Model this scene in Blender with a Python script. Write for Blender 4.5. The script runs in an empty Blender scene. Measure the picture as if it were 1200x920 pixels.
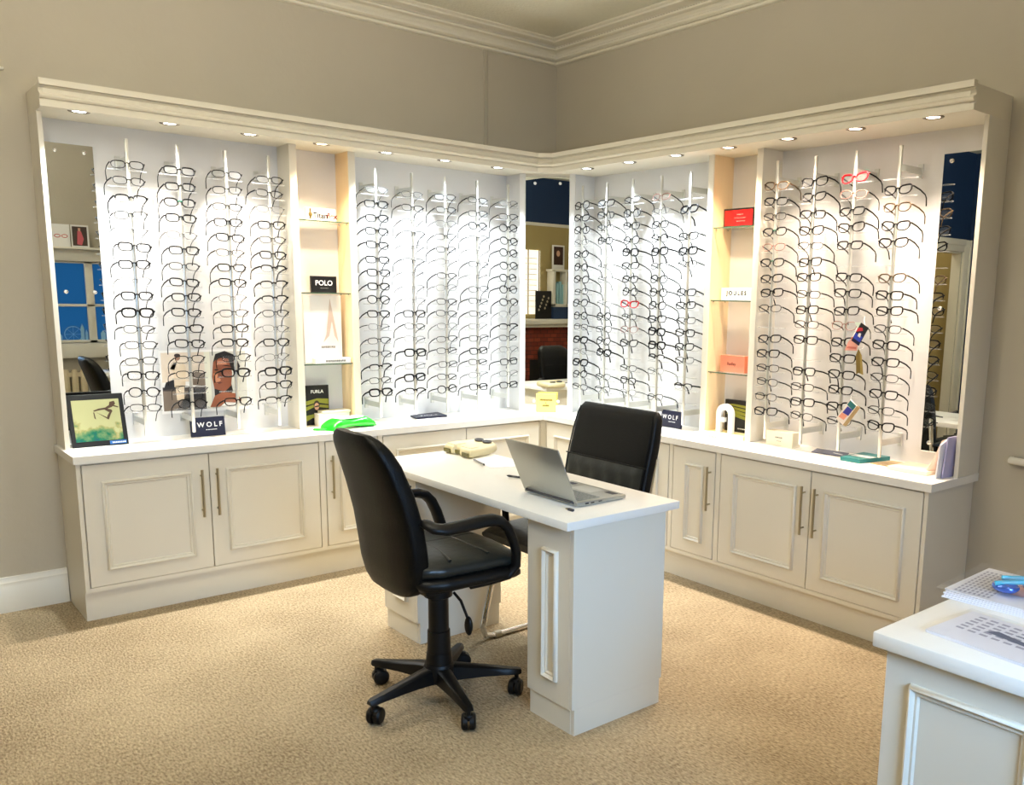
import bpy, bmesh, math, random
from mathutils import Vector, Matrix, Euler
random.seed(7)
scene = bpy.context.scene
COL = scene.collection
PI = math.pi

# ------------------------------------------------------------------ helpers
def lin(c):
    return tuple((x/255/12.92 if x/255 <= .04045 else ((x/255+.055)/1.055)**2.4) for x in c)

MATS = {}
def mat(name, rgb, rough=.5, metal=0., spec=.5, bump=0., bscale=60., var=0., vscale=8., coat=0., emit=None, estr=0., stretch=(1, 1, 1)):
    if name in MATS: return MATS[name]
    m = bpy.data.materials.new(name); m.use_nodes = True
    nt = m.node_tree; b = nt.nodes['Principled BSDF']
    c = lin(rgb) + (1.,)
    b.inputs['Base Color'].default_value = c
    b.inputs['Roughness'].default_value = rough
    b.inputs['Metallic'].default_value = metal
    b.inputs['Specular IOR Level'].default_value = spec
    if coat: b.inputs['Coat Weight'].default_value = coat; b.inputs['Coat Roughness'].default_value = .2
    if emit: b.inputs['Emission Color'].default_value = lin(emit)+(1.,); b.inputs['Emission Strength'].default_value = estr
    tc = nt.nodes.new('ShaderNodeTexCoord'); mp = nt.nodes.new('ShaderNodeMapping')
    mp.inputs['Scale'].default_value = stretch
    nt.links.new(tc.outputs['Object'], mp.inputs['Vector'])
    if var:
        n = nt.nodes.new('ShaderNodeTexNoise'); n.inputs['Scale'].default_value = vscale; n.inputs['Detail'].default_value = 4
        nt.links.new(mp.outputs[0], n.inputs['Vector'])
        r = nt.nodes.new('ShaderNodeMapRange'); r.inputs['To Min'].default_value = 1-var; r.inputs['To Max'].default_value = 1+var
        nt.links.new(n.outputs['Fac'], r.inputs['Value'])
        mx = nt.nodes.new('ShaderNodeMix'); mx.data_type = 'RGBA'; mx.blend_type = 'MULTIPLY'; mx.inputs['Factor'].default_value = 1.
        mx.inputs['A'].default_value = c
        cb = nt.nodes.new('ShaderNodeCombineColor')
        for k in range(3): nt.links.new(r.outputs[0], cb.inputs[k])
        nt.links.new(cb.outputs[0], mx.inputs['B']); nt.links.new(mx.outputs['Result'], b.inputs['Base Color'])
    if bump:
        n2 = nt.nodes.new('ShaderNodeTexNoise'); n2.inputs['Scale'].default_value = bscale; n2.inputs['Detail'].default_value = 5
        nt.links.new(mp.outputs[0], n2.inputs['Vector'])
        bp = nt.nodes.new('ShaderNodeBump'); bp.inputs['Strength'].default_value = bump; bp.inputs['Distance'].default_value = .004
        nt.links.new(n2.outputs['Fac'], bp.inputs['Height']); nt.links.new(bp.outputs[0], b.inputs['Normal'])
    MATS[name] = m
    return m

def clear_mat(name, rgb, transp=.8, rough=.08, gloss=.12):
    """thin clear sheet: see-through, a little body colour and a clear-coat shine"""
    m = bpy.data.materials.new(name); m.use_nodes = True; nt = m.node_tree; nt.nodes.clear()
    out = nt.nodes.new('ShaderNodeOutputMaterial')
    t = nt.nodes.new('ShaderNodeBsdfTransparent'); d = nt.nodes.new('ShaderNodeBsdfDiffuse'); g = nt.nodes.new('ShaderNodeBsdfGlossy')
    d.inputs['Color'].default_value = lin(rgb)+(1,); g.inputs['Roughness'].default_value = rough
    a = nt.nodes.new('ShaderNodeMixShader'); a.inputs[0].default_value = transp
    nt.links.new(d.outputs[0], a.inputs[1]); nt.links.new(t.outputs[0], a.inputs[2])
    f = nt.nodes.new('ShaderNodeFresnel'); f.inputs['IOR'].default_value = 1.35
    mm = nt.nodes.new('ShaderNodeMath'); mm.operation = 'MULTIPLY_ADD'; mm.inputs[1].default_value = .4; mm.inputs[2].default_value = gloss*.25
    nt.links.new(f.outputs[0], mm.inputs[0])
    b = nt.nodes.new('ShaderNodeMixShader')
    nt.links.new(mm.outputs[0], b.inputs[0]); nt.links.new(a.outputs[0], b.inputs[1]); nt.links.new(g.outputs[0], b.inputs[2])
    nt.links.new(b.outputs[0], out.inputs[0])
    return m

class MB:
    def __init__(s): s.bm = bmesh.new(); s.mi = 0
    def _f(s, vs):
        try:
            f = s.bm.faces.new(vs); f.material_index = s.mi; return f
        except ValueError: return None
    def box(s, x0, x1, y0, y1, z0, z1, b=0., seg=2):
        x0, x1 = sorted((x0, x1)); y0, y1 = sorted((y0, y1)); z0, z1 = sorted((z0, z1))
        v = [s.bm.verts.new((x, y, z)) for z in (z0, z1) for x, y in ((x0, y0), (x1, y0), (x1, y1), (x0, y1))]
        fs = [s._f([v[i] for i in q]) for q in ((3, 2, 1, 0), (4, 5, 6, 7), (0, 1, 5, 4), (1, 2, 6, 5), (2, 3, 7, 6), (3, 0, 4, 7))]
        if b:
            es = list({e for f in fs for e in f.edges})
            bmesh.ops.bevel(s.bm, geom=es, offset=b, segments=seg, profile=.5, affect='EDGES')
        return s
    def prism(s, pts, a, b, frame=None):
        """2-D outline extruded from a to b; frame(u,v,w) -> xyz (default: plan, w = z)"""
        fr = frame or (lambda u, v, w: (u, v, w))
        lo = [s.bm.verts.new(fr(u, v, a)) for u, v in pts]; hi = [s.bm.verts.new(fr(u, v, b)) for u, v in pts]
        n = len(pts); s._f(lo[::-1]); s._f(hi)
        for i in range(n): s._f([lo[i], lo[(i+1) % n], hi[(i+1) % n], hi[i]])
        return s
    def flat(s, pts, w, frame):
        s._f([s.bm.verts.new(frame(u, v, w)) for u, v in pts]); return s
    def loft(s, rings, cap=True, closed=True):
        R = [[s.bm.verts.new(p) for p in r] for r in rings]
        for a, b in zip(R, R[1:]):
            n = len(a)
            for i in range(n if closed else n-1):
                s._f([a[i], a[(i+1) % n], b[(i+1) % n], b[i]])
        if cap: s._f(R[0][::-1]); s._f(R[-1])
        return s
    def tube(s, path, r, n=8, closed=False, cap=True, flat=None):
        """round bar along path; r number or list; flat=(kw,kh) squashes across/up"""
        P = [Vector(p) for p in path]; N = len(P)
        rr = r if isinstance(r, (list, tuple)) else [r]*N
        rings = []; prev = None
        for i in range(N):
            if closed: t = P[(i+1) % N]-P[i-1]
            else: t = P[min(i+1, N-1)]-P[max(i-1, 0)]
            t.normalize()
            if prev is None:
                u = Vector((0, 0, 1)).cross(t)
                if u.length < .05: u = Vector((1, 0, 0)).cross(t)
            else: u = prev-t*prev.dot(t)
            u.normalize(); prev = u; w = t.cross(u)
            kw, kh = flat or (1, 1)
            rings.append([P[i]+u*math.cos(2*PI*k/n)*rr[i]*kw+w*math.sin(2*PI*k/n)*rr[i]*kh for k in range(n)])
        if closed:
            R = [[s.bm.verts.new(p) for p in q] for q in rings]
            for i in range(N):
                a, b = R[i], R[(i+1) % N]
                for k in range(n): s._f([a[k], a[(k+1) % n], b[(k+1) % n], b[k]])
        else: s.loft(rings, cap)
        return s
    def cyl(s, p0, p1, r, n=20): return s.tube([p0, p1], r, n)
    def lathe(s, prof, c=(0, 0, 0), n=24, frame=None):
        fr = frame or (lambda a, b, h: (c[0]+a, c[1]+b, c[2]+h))
        s.loft([[fr(r*math.cos(2*PI*k/n), r*math.sin(2*PI*k/n), h) for k in range(n)] for r, h in prof]); return s
    def ball(s, c, r, sc=(1, 1, 1), n=16, m=10):
        s.loft([[(c[0]+sc[0]*r*math.sin(PI*(i+.02)/(m+.04))*math.cos(2*PI*k/n), c[1]+sc[1]*r*math.sin(PI*(i+.02)/(m+.04))*math.sin(2*PI*k/n), c[2]-sc[2]*r*math.cos(PI*(i+.02)/(m+.04))) for k in range(n)] for i in range(m+1)]); return s
    def text(s, body, size, frame, w=0., bold=0., cx=True):
        cu = bpy.data.curves.new('t', 'FONT'); cu.body = body; cu.size = size; cu.align_x = 'CENTER' if cx else 'LEFT'; cu.align_y = 'CENTER'; cu.offset = bold
        o = bpy.data.objects.new('t', cu); COL.objects.link(o)
        me = bpy.data.meshes.new_from_object(o.evaluated_get(bpy.context.evaluated_depsgraph_get()))
        vs = [s.bm.verts.new(frame(v.co.x, v.co.y, w)) for v in me.vertices]
        for p in me.polygons: s._f([vs[i] for i in p.vertices])
        bpy.data.objects.remove(o); bpy.data.meshes.remove(me); bpy.data.curves.remove(cu)
        return s
    def build(s, name, mats, parent=None, f=None, loc=None, smooth=35, recalc=True, local=False, sub=0):
        bm = s.bm
        if f:
            for v in bm.verts: v.co = f(*v.co)
        off = Vector((0, 0, 0))
        if not local:
            if parent is not None: off = ROOT[parent.name]
            elif loc is not None: off = Vector(loc)
        for v in bm.verts: v.co = v.co-off
        if recalc: bmesh.ops.recalc_face_normals(bm, faces=bm.faces)
        me = bpy.data.meshes.new(name); bm.to_mesh(me); bm.free()
        for m in (mats if isinstance(mats, (list, tuple)) else [mats]): me.materials.append(m)
        if smooth:
            me.polygons.foreach_set('use_smooth', [True]*len(me.polygons))
            me.set_sharp_from_angle(angle=math.radians(smooth))
        o = bpy.data.objects.new(name, me); COL.objects.link(o)
        if parent is not None: o.parent = parent; ROOT[o.name] = ROOT[parent.name]
        elif loc is not None: o.location = loc; ROOT[o.name] = Vector(loc)
        else: ROOT[o.name] = off
        if sub:
            md = o.modifiers.new('s', 'SUBSURF'); md.levels = sub; md.render_levels = sub
        return o
ROOT = {}
def thing(name, label, cat, loc=(0, 0, 0), group=None, rot=None):
    o = bpy.data.objects.new(name, None); COL.objects.link(o); o.empty_display_size = .05
    o.location = loc; ROOT[o.name] = Vector(loc); tag(o, label, cat, group)
    if rot: o.rotation_euler = rot
    return o
def tag(o, label, cat, group=None):
    o['label'] = label; o['category'] = cat
    if group: o['group'] = group
    return o
def struct(name, mb, m, f=None, **k):
    o = mb.build(name, m, f=f, **k); o['kind'] = 'structure'; return o
def mk(f, *boxes):
    m = MB()
    for b in boxes: m.box(*b)
    return m
# the two wall units share one coordinate system: s along the wall from the corner, d out from the wall
SL = lambda s, d, z: (d, -s, z)
SR = lambda s, d, z: (s, -d, z)
SIDES = (('left', SL), ('right', SR))

# ------------------------------------------------------------------ materials
M_wall = mat('wall_paint', (190, 182, 164), .75, bump=.25, bscale=30, var=.035, vscale=3)
M_navy = mat('navy_paint', (16, 48, 86), .6, bump=.1)
M_tan = mat('tan_paint', (176, 158, 104), .7, bump=.1)
M_white = mat('white_gloss_paint', (236, 232, 218), .4)
M_cornice = mat('cornice_paint', (232, 226, 208), .5)
M_ceil = mat('ceiling_paper', (222, 219, 202), .85, bump=.8, bscale=70, var=.05, vscale=40)
M_cream = mat('cream_cabinet_paint', (224, 218, 202), .42, var=.015, vscale=5)
M_cream2 = mat('cream_pelmet_paint', (226, 219, 200), .4)
M_top = mat('white_worktop', (240, 237, 228), .3, var=.02, vscale=30)
M_panel = mat('white_gloss_panel', (224, 223, 221), .34)
M_maple = mat('pale_maple', (232, 208, 168), .5, var=.06, vscale=6, stretch=(8, 8, .6))
M_nickel = mat('brushed_nickel', (176, 166, 140), .32, 1.)
M_chrome = mat('chrome', (225, 225, 225), .08, 1.)
M_alu = mat('satin_aluminium', (214, 214, 208), .38, .85)
M_bronze = mat('dark_bezel', (120, 108, 88), .35, .8)
M_blackp = mat('black_plastic', (6, 6, 6), .45, spec=.3)
M_leather = mat('black_leather', (4, 5, 5), .42, spec=.22, bump=.35, bscale=220)
M_leather_lit = mat('leather_lit', (24, 28, 26), .36, spec=.5, bump=.5, bscale=30)  # black leather lightened for downlight on the seats; lumbar panel shares it
M_black = mat('black_card', (10, 10, 11), .4)
M_paper = mat('white_paper', (242, 241, 238), .7)
M_ink = mat('grey_ink', (110, 108, 104), .7)
M_jet = mat('black_ink', (10, 10, 10), .7, spec=.1)
M_whiteink = mat('white_ink', (238, 238, 238), .6)
M_navycard = mat('navy_card', (10, 15, 48), .45)
M_silver = mat('laptop_silver', (176, 176, 168), .35, .7)
M_keys = mat('laptop_keys', (120, 124, 122), .5)
M_dark = mat('dark_grey', (58, 58, 62), .5)
M_glass = clear_mat('shelf_glass', (190, 215, 205), .86)
M_edge = mat('glass_edge', (70, 92, 74), .2)
M_lens = clear_mat('demo_lens', (225, 230, 235), .97, .05, .05)
M_acr = clear_mat('clear_acrylic', (240, 242, 244), .86, .15, .1)
M_sleeve = clear_mat('plastic_sleeve', (236, 240, 252), .95, .12, .1)
M_mirror = mat('mirror_silver', (238, 242, 240), .0, 1.)

def carpet():
    m = bpy.data.materials.new('loop_carpet'); m.use_nodes = True; nt = m.node_tree; b = nt.nodes['Principled BSDF']; L = nt.links.new
    b.inputs['Roughness'].default_value = .95; b.inputs['Specular IOR Level'].default_value = .1
    tc = nt.nodes.new('ShaderNodeTexCoord'); mp = nt.nodes.new('ShaderNodeMapping'); mp.inputs['Scale'].default_value = (70, 150, 1)
    L(tc.outputs['Object'], mp.inputs[0])
    v = nt.nodes.new('ShaderNodeTexVoronoi'); v.inputs['Scale'].default_value = 1.; v.voronoi_dimensions = '2D'; L(mp.outputs[0], v.inputs['Vector'])
    n = nt.nodes.new('ShaderNodeTexNoise'); n.inputs['Scale'].default_value = .9; n.inputs['Detail'].default_value = 3; L(mp.outputs[0], n.inputs['Vector'])
    n3 = nt.nodes.new('ShaderNodeTexNoise'); n3.inputs['Scale'].default_value = 2.2; n3.inputs['Detail'].default_value = 2; L(tc.outputs['Object'], n3.inputs['Vector'])
    r = nt.nodes.new('ShaderNodeValToRGB'); e = r.color_ramp.elements
    e[0].position = .3; e[0].color = lin((116, 99, 74))+(1,); e[1].position = .72; e[1].color = lin((196, 178, 146))+(1,)
    ad = nt.nodes.new('ShaderNodeMath'); ad.operation = 'MULTIPLY_ADD'; ad.inputs[1].default_value = .75
    L(n.outputs['Fac'], ad.inputs[0]); mu = nt.nodes.new('ShaderNodeMath'); mu.operation = 'MULTIPLY'; mu.inputs[1].default_value = .28
    L(n3.outputs['Fac'], mu.inputs[0]); L(mu.outputs[0], ad.inputs[2]); L(ad.outputs[0], r.inputs[0])
    L(r.outputs[0], b.inputs['Base Color'])
    bp = nt.nodes.new('ShaderNodeBump'); bp.inputs['Strength'].default_value = .9; bp.inputs['Distance'].default_value = .006; bp.invert = True
    L(v.outputs['Distance'], bp.inputs['Height']); L(bp.outputs[0], b.inputs['Normal'])
    return m
M_carpet = carpet()

def bricks():
    m = bpy.data.materials.new('red_brick'); m.use_nodes = True; nt = m.node_tree; b = nt.nodes['Principled BSDF']; L = nt.links.new
    tc = nt.nodes.new('ShaderNodeTexCoord'); mp = nt.nodes.new('ShaderNodeMapping'); mp.inputs['Rotation'].default_value = (PI/2, 0, 0); L(tc.outputs['Object'], mp.inputs[0])
    t = nt.nodes.new('ShaderNodeTexBrick'); t.inputs['Scale'].default_value = 4.5; t.inputs['Color1'].default_value = lin((140, 58, 34))+(1,); t.inputs['Color2'].default_value = lin((108, 40, 24))+(1,); t.inputs['Mortar'].default_value = lin((70, 36, 24))+(1,)
    L(mp.outputs[0], t.inputs['Vector']); L(t.outputs['Color'], b.inputs['Base Color']); b.inputs['Roughness'].default_value = .9
    return m
M_brick = bricks()

# ------------------------------------------------------------------ room shell
XR, YB, H = 5.4, -5.6, 2.98
WY0, WY1, WZ0, WZ1 = -2.20, -1.02, .90, 1.69        # window in the wall opposite the left unit
struct('floor', MB().box(-1.3, XR+.1, YB-.1, .1, -.06, 0), M_carpet)
struct('ceiling', MB().box(-1.3, XR+.1, YB-.1, .1, H, H+.06), M_ceil)
struct('wall_left', MB().box(-.1, 0, -3.9, .1, 0, H), M_wall)
m = MB(); m.box(-.1, 0, -4.55, -3.9, 0, H); m.box(-.1, 0, YB, -5.46, 0, H); m.box(-.1, 0, -5.46, -4.55, 1.975, H)
struct('wall_left_rear', m, M_navy)
struct('wall_right', MB().box(0, XR, 0, .1, 0, H), M_wall)
m = MB(); m.mi = 0; m.box(1.5, XR+.1, YB-.1, YB, 0, 2.38); m.mi = 1; m.box(0, 1.5, YB-.1, YB, 0, 2.38); m.mi = 1; m.box(0, XR+.1, YB-.1, YB, 2.38, H)
struct('wall_back', m, [M_tan, M_navy])
m = MB(); m.box(XR, XR+.1, YB, -2.9, 0, H); m.box(XR, XR+.1, -2.32, WY0, 0, H); m.box(XR, XR+.1, -2.9, -2.32, 0, .8); m.box(XR, XR+.1, -2.9, -2.32, 2.1, H); m.box(XR, XR+.1, WY1, .1, 0, H); m.box(XR, XR+.1, WY0, WY1, 0, WZ0); m.box(XR, XR+.1, WY0, WY1, WZ1, H)
struct('wall_front', m, M_wall)
struct('trim_5', MB().box(1.5, XR, YB, YB+.02, 2.36, 2.4), M_white)
# hall seen through the doorway
m = MB(); m.box(-1.3, -1.2, YB, -3.9, 0, H); m.box(-1.2, -.1, -4.0, -3.9, 0, H); m.box(-1.2, -.1, YB-.1, YB, 0, H)
struct('wall_hall', m, M_tan)
# doorway: architrave and a panelled hall door
m = MB()
for y0, y1, z0, z1 in ((-5.585, -5.46, 0, 2.1), (-4.55, -4.36, 0, 2.1), (-5.46, -4.55, 1.975, 2.1)):
    m.box(0, .03, y0, y1, z0, z1, .006)
    m.box(.03, .045, y0+(.0 if y0 < -5 else .1), y1-(.1 if y0 < -5.4 else .0), z0 if z0 < 1 else 2.04, z1, .004)
m.box(-.1, 0, -5.462, -5.445, 0, 1.975); m.box(-.1, 0, -4.565, -4.548, 0, 1.975); m.box(-.1, 0, -5.46, -4.55, 1.96, 1.976)
struct('door_1', m, M_white)
m = MB(); m.box(-1.2, -1.16, -5.7, -4.7, 0, 1.98)
for z0, z1 in ((.2, .85), (1.0, 1.8)):
    for y0 in (-5.58, -5.14): m.box(-1.16, -1.15, y0, y0+.34, z0, z1, .005)
struct('door_2', m, mat('tan_door', (190, 160, 90), .5))

def sweep(profile, path, segs, ends=True):
    """sweep closed profile [(o,z)] along plan path with mitred joints; o = offset to the left of travel"""
    P = [Vector(p) for p in path]; n = len(P); nor = []
    for i in range(n):
        ns = []
        for a, b in ((i-1, i), (i, i+1)):
            if 0 <= a and b < n:
                t = (P[b]-P[a]).normalized(); ns.append(Vector((-t.y, t.x)))
        v = sum(ns, Vector((0, 0))); v.normalize(); nor.append(v/v.dot(ns[0]))
    out = []
    for i in segs:
        mb = MB()
        mb.loft([[(P[k].x+nor[k].x*o, P[k].y+nor[k].y*o, z) for o, z in profile] for k in (i, i+1)])
        out.append(mb)
    return out
# ceiling cornice, along the left wall then the right wall (room lies to the left of travel when going right -> corner -> left)
zc = 2.856
prof = [(o, zc+z) for o, z in ((0, 0), (.014, 0), (.022, .005), (.025, .013), (.019, .020), (.013, .022), (.028, .024), (.038, .031), (.038, .041), (.028, .046), (.018, .048),
        (.020, .062), (.032, .071), (.052, .070), (.064, .074), (.067, .082), (.058, .089), (.044, .090), (.046, .099), (.060, .104), (.090, .102), (.102, .105), (.106, .112), (.118, .114), (.126, .119), (.126, .124), (0, .124))]
mbs = sweep(prof, [(XR, 0), (0, 0), (0, -3.9)], [0, 1])
for i, mb in enumerate(mbs): struct('trim_%d' % (i+1), mb, M_cornice)
# skirting beside the left unit and right of the right unit
sk = [(0, 0), (.018, 0), (.018, .11), (.014, .118), (.014, .135), (.009, .142), (.007, .158), (0, .16)]
struct('baseboard_left', sweep(sk, [(0, -2.866), (0, -3.9)], [0])[0], M_white)
struct('baseboard_right', sweep(sk, [(XR, 0), (2.884, 0)], [0])[0], M_white)
# cable trunking down the left wall, and the short lengths near the frame edges
m = MB(); m.box(0, .008, -.548, -.536, 2.25, zc); m.box(0, .006, -.522, -.514, 2.25, zc)
tag(m.build('cable_trunking', M_wall, loc=(0, -.53, 2.25)), 'wall-coloured cable trunking running down from the ceiling cornice', 'trunking')
m = MB(); m.box(0, .014, -3.6, -2.935, 2.327, 2.339, .003)
tag(m.build('cable_strip', M_white, loc=(0, -3.2, 2.33)), 'white strip on the upper wall beyond the display unit near the left edge', 'strip')  # thin white cable strip high on the left wall
m = MB(); m.tube([(3.035, -.005, .815), (3.04, -.028, .815), (3.08, -.03, .815), (3.7, -.03, .815)], .015, 10)
tag(m.build('wall_rail', M_white, loc=(3.3, 0, .815)), 'white rounded rail on the wall beside the display unit', 'rail')

# window, opposite the left unit (it shows in the left mirror)
t = thing('window_1', 'white sash window with blue frosted panes', 'window', (XR, -1.59, WZ0)); t['kind'] = 'structure'
m = MB()
for y0, y1, z0, z1 in ((WY0, WY0+.05, WZ0, WZ1), (WY1-.05, WY1, WZ0, WZ1), (WY0, WY1, WZ0, WZ0+.03), (WY0, WY1, WZ1-.02, WZ1), (-1.625, -1.555, WZ0, WZ1), (WY0, WY1, 1.255, 1.28)):
    m.box(XR+.02, XR+.07, y0, y1, z0, z1, .004)
m.build('frame', M_white, t)
M_pane = bpy.data.materials.new('frosted_pane'); M_pane.use_nodes = True
nt = M_pane.node_tree; nt.nodes.clear(); o_ = nt.nodes.new('ShaderNodeOutputMaterial'); a_ = nt.nodes.new('ShaderNodeBsdfTransparent'); b_ = nt.nodes.new('ShaderNodeBsdfTranslucent')
a_.inputs[0].default_value = lin((170, 205, 235))+(1,); b_.inputs[0].default_value = lin((150, 195, 230))+(1,); c_ = nt.nodes.new('ShaderNodeMixShader'); c_.inputs[0].default_value = .45
nt.links.new(a_.outputs[0], c_.inputs[1]); nt.links.new(b_.outputs[0], c_.inputs[2]); nt.links.new(c_.outputs[0], o_.inputs[0])
MB().box(XR+.045, XR+.05, WY0+.04, WY1-.04, WZ0+.02, WZ1-.01).build('pane', M_pane, t)
m = MB(); Wf = lambda u, v, w: (XR+.043, u, v)
m.tube([(XR+.042, -1.76+.075*math.cos(a*PI/16), .985+.075*math.sin(a*PI/16)) for a in range(32)], .004, 5, closed=True)
for a in range(8): m.tube([(XR+.042, -1.76, .985), (XR+.042, -1.76+.075*math.cos(a*PI/4), .985+.075*math.sin(a*PI/4))], .0015, 4)
for u, w_, h_ in ((-1.68, .03, .16), (-1.645, .02, .1), (-1.87, .03, .06), (-1.5, .04, .09), (-1.42, .03, .2), (-1.3, .05, .12)):
    m.prism([(u-w_/2, .93), (u+w_/2, .93), (u+w_/2, .93+h_*.7), (u, .93+h_), (u-w_/2, .93+h_*.7)], 0, .004, lambda u, v, w: (XR+.04+w, u, v))
m.build('skyline_decal', mat('pale_blue_vinyl', (150, 195, 225), .6), t)
MB().box(XR-.09, XR+.03, WY0-.06, WY1+.06, .76, WZ0, .01).build('sill', M_white, t)
m = MB(); m.box(XR-.03, XR+.03, WY0-.08, WY1+.08, WZ1, 1.80, .006); m.box(XR-.14, XR, WY0-.1, WY1+.1, 1.80, 1.82, .006)
m.build('pelmet', M_white, t)
t = thing('added_window', 'added unseen white sash window behind the counter', 'window', (XR, -2.61, .8)); t['kind'] = 'structure'  # unseen window added as a place for the cool desk light
m = MB()
for y0, y1, z0, z1 in ((-2.9, -2.85, .8, 2.1), (-2.37, -2.32, .8, 2.1), (-2.9, -2.32, .8, .85), (-2.9, -2.32, 2.05, 2.1), (-2.63, -2.59, .8, 2.1), (-2.9, -2.32, 1.43, 1.47)): m.box(XR+.02, XR+.07, y0, y1, z0, z1, .004)
m.build('frame', M_white, t); MB().box(XR+.045, XR+.05, -2.86, -2.36, .84, 2.06).build('pane', M_pane, t)
# picture cards standing on the window pelmet
t = thing('picture_card', 'white card with red glasses picture on the window pelmet', 'card', (XR-.08, -1.82, 1.82))
MB().box(XR-.085, XR-.08, -1.89, -1.745, 1.82, 2.03).build('card', M_paper, t)
M_red = mat('red_ink', (196, 30, 34), .5)
m = MB()
for c in (-1.85, -1.79): m.tube([(XR-.086, c+.024*math.cos(a*PI/8), 1.92+.014*math.sin(a*PI/8)) for a in range(16)], .003, 4, closed=True)
m.build('picture', M_red, t)
t = thing('photo_card', 'framed photograph of a person in pink on the window pelmet', 'photo', (XR-.08, -1.66, 1.82))
MB().box(XR-.085, XR-.08, -1.735, -1.585, 1.82, 2.03).build('card', M_paper, t)
m = MB(); f_ = lambda u, v, w: (XR-.086-w, u, v); m.mi = 0; m.flat([(-1.725, 1.835), (-1.6, 1.835), (-1.6, 2.015), (-1.725, 2.015)], 0, f_)
m.mi = 1; m.flat([(-1.69, 1.85), (-1.65, 1.84), (-1.63, 1.9), (-1.65, 1.97), (-1.68, 1.975)], .001, f_); m.mi = 2; m.flat([(-1.675, 1.975), (-1.655, 1.97), (-1.655, 2.0), (-1.675, 2.0)], .0012, f_)
m.build('picture', [mat('photo_dark', (70, 55, 48), .5), mat('photo_pink', (206, 96, 104), .5), mat('photo_skin', (206, 160, 130), .5)], t, recalc=False)
# radiator under the window
t = thing('radiator', 'cream column radiator under the window', 'radiator', (XR-.08, -1.6, 0))
m = MB()
for k in range(14): m.tube([(XR-.08, -2.1+k*.075, .06), (XR-.08, -2.1+k*.075, .1), (XR-.08, -2.1+k*.075, .62), (XR-.08, -2.1+k*.075, .65)], [.02, .03, .03, .02], 8)
m.box(XR-.1, XR-.06, -2.1, -1.12, .08, .12); m.box(XR-.1, XR-.06, -2.1, -1.12, .58, .62); m.build('columns', mat('radiator_cream', (226, 210, 176), .5), t)
m = MB(); m.cyl((XR-.08, -2.1, 0), (XR-.08, -2.1, .07), .015); m.cyl((XR-.08, -1.125, 0), (XR-.08, -1.125, .07), .015); m.build('feet', M_cream, t)

# fireplace with mantel, in the back wall (it shows in the corner mirror)
FX = -.47
t = thing('fireplace', 'red brick fireplace with white mantel shelf', 'fireplace', (4.85+FX, YB, 0))
m = MB(); m.box(4.2+FX, 5.38+FX, YB, YB+.12, 0, 1.03); m.build('brick_surround', M_brick, t)
m = MB(); m.box(4.14+FX, 5.39+FX, YB, YB+.2, 1.03, 1.07, .008); m.box(4.1+FX, 5.395+FX, YB, YB+.25, 1.07, 1.14, .012); m.build('mantel_shelf', M_white, t)
MB().box(4.5+FX, 5.1+FX, YB+.12, YB+.125, .02, .6).build('grate_opening', M_black, t)
t = thing('framed_photo', 'dark framed group photograph leaning on the mantel shelf', 'photo', (4.72+FX, YB+.12, 1.14))
MB().box(4.6+FX, 4.86+FX, YB+.1, YB+.12, 1.14, 1.51, .004).build('frame', M_black, t)
m = MB(); 
for i in range(9): m.ball((4.65+FX+.02*(i*7 % 9), YB+.121, 1.26+.022*(i*5 % 9)), .014, (1, .15, 1.2), 8, 5)
m.build('picture', mat('photo_faces', (190, 176, 150), .6), t)
t = thing('glazed_cabinet', 'white glazed cabinet with blue books on the mantel shelf', 'cabinet', (5.1+FX, YB+.12, 1.14))
m = MB(); m.box(4.88+FX, 5.38+FX, YB+.02, YB+.14, 1.14, 1.3, .004); m.build('lower_box', M_navy, t)
m = MB()
for a in ((4.86, 4.9, 1.3, 1.79), (5.35, 5.39, 1.3, 1.79), (4.84, 5.395, 1.77, 1.8), (4.86, 5.39, 1.3, 1.34), (5.08, 5.11, 1.3, 1.79)): m.box(a[0]+FX, a[1]+FX, YB+.02, YB+.16, a[2], a[3], .003)
m.build('frame', M_white, t)
m = MB()
for k in range(9): m.box(4.91+FX+k*.05, 4.95+FX+k*.05, YB+.03, YB+.1, 1.34, 1.6+.02*(k % 3), .002)
m.build('books', mat('pale_blue_books', (150, 196, 205), .6), t)
t = thing('portrait_photo', 'white framed portrait of a long-haired person on the glazed cabinet', 'photo', (5.0+FX, YB+.08, 1.8))
MB().box(4.9+FX, 5.11+FX, YB+.07, YB+.08, 1.8, 2.12, .003).build('mount', M_paper, t)
m = MB(); f_ = lambda u, v, w: (u+FX, YB+.081+w, v); m.mi = 0; m.flat([(4.925, 1.86), (5.085, 1.86), (5.085, 2.1), (4.925, 2.1)], 0, f_)
m.mi = 1; m.flat([(5.0+.03*math.cos(a*PI/8), 2.01+.04*math.sin(a*PI/8)) for a in range(16)], .001, f_); m.build('picture', [mat('photo_brown', (58, 30, 22), .5), MATS['photo_skin']], t, recalc=False)
t = thing('lit_display', 'lit white display panel with frames beside the fireplace', 'display', (4.5+FX, YB+.02, 1.2))
MB().box(4.36+FX, 4.74+FX, YB, YB+.02, 1.2, 2.04).build('panel', mat('lit_panel', (250, 246, 232), .5, emit=(255, 244, 220), estr=1.2), t)
m = MB()
for k in range(10):
    for q in (4.46, 4.62): m.box(q+FX-.06, q+FX+.06, YB+.02, YB+.026, 1.3+.07*k, 1.306+.07*k)
for q in (4.38, 4.54, 4.72): m.box(q+FX-.006, q+FX+.006, YB+.02, YB+.03, 1.2, 2.04)
m.build('rails', mat('pale_brown', (150, 120, 90), .5), t)

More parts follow.
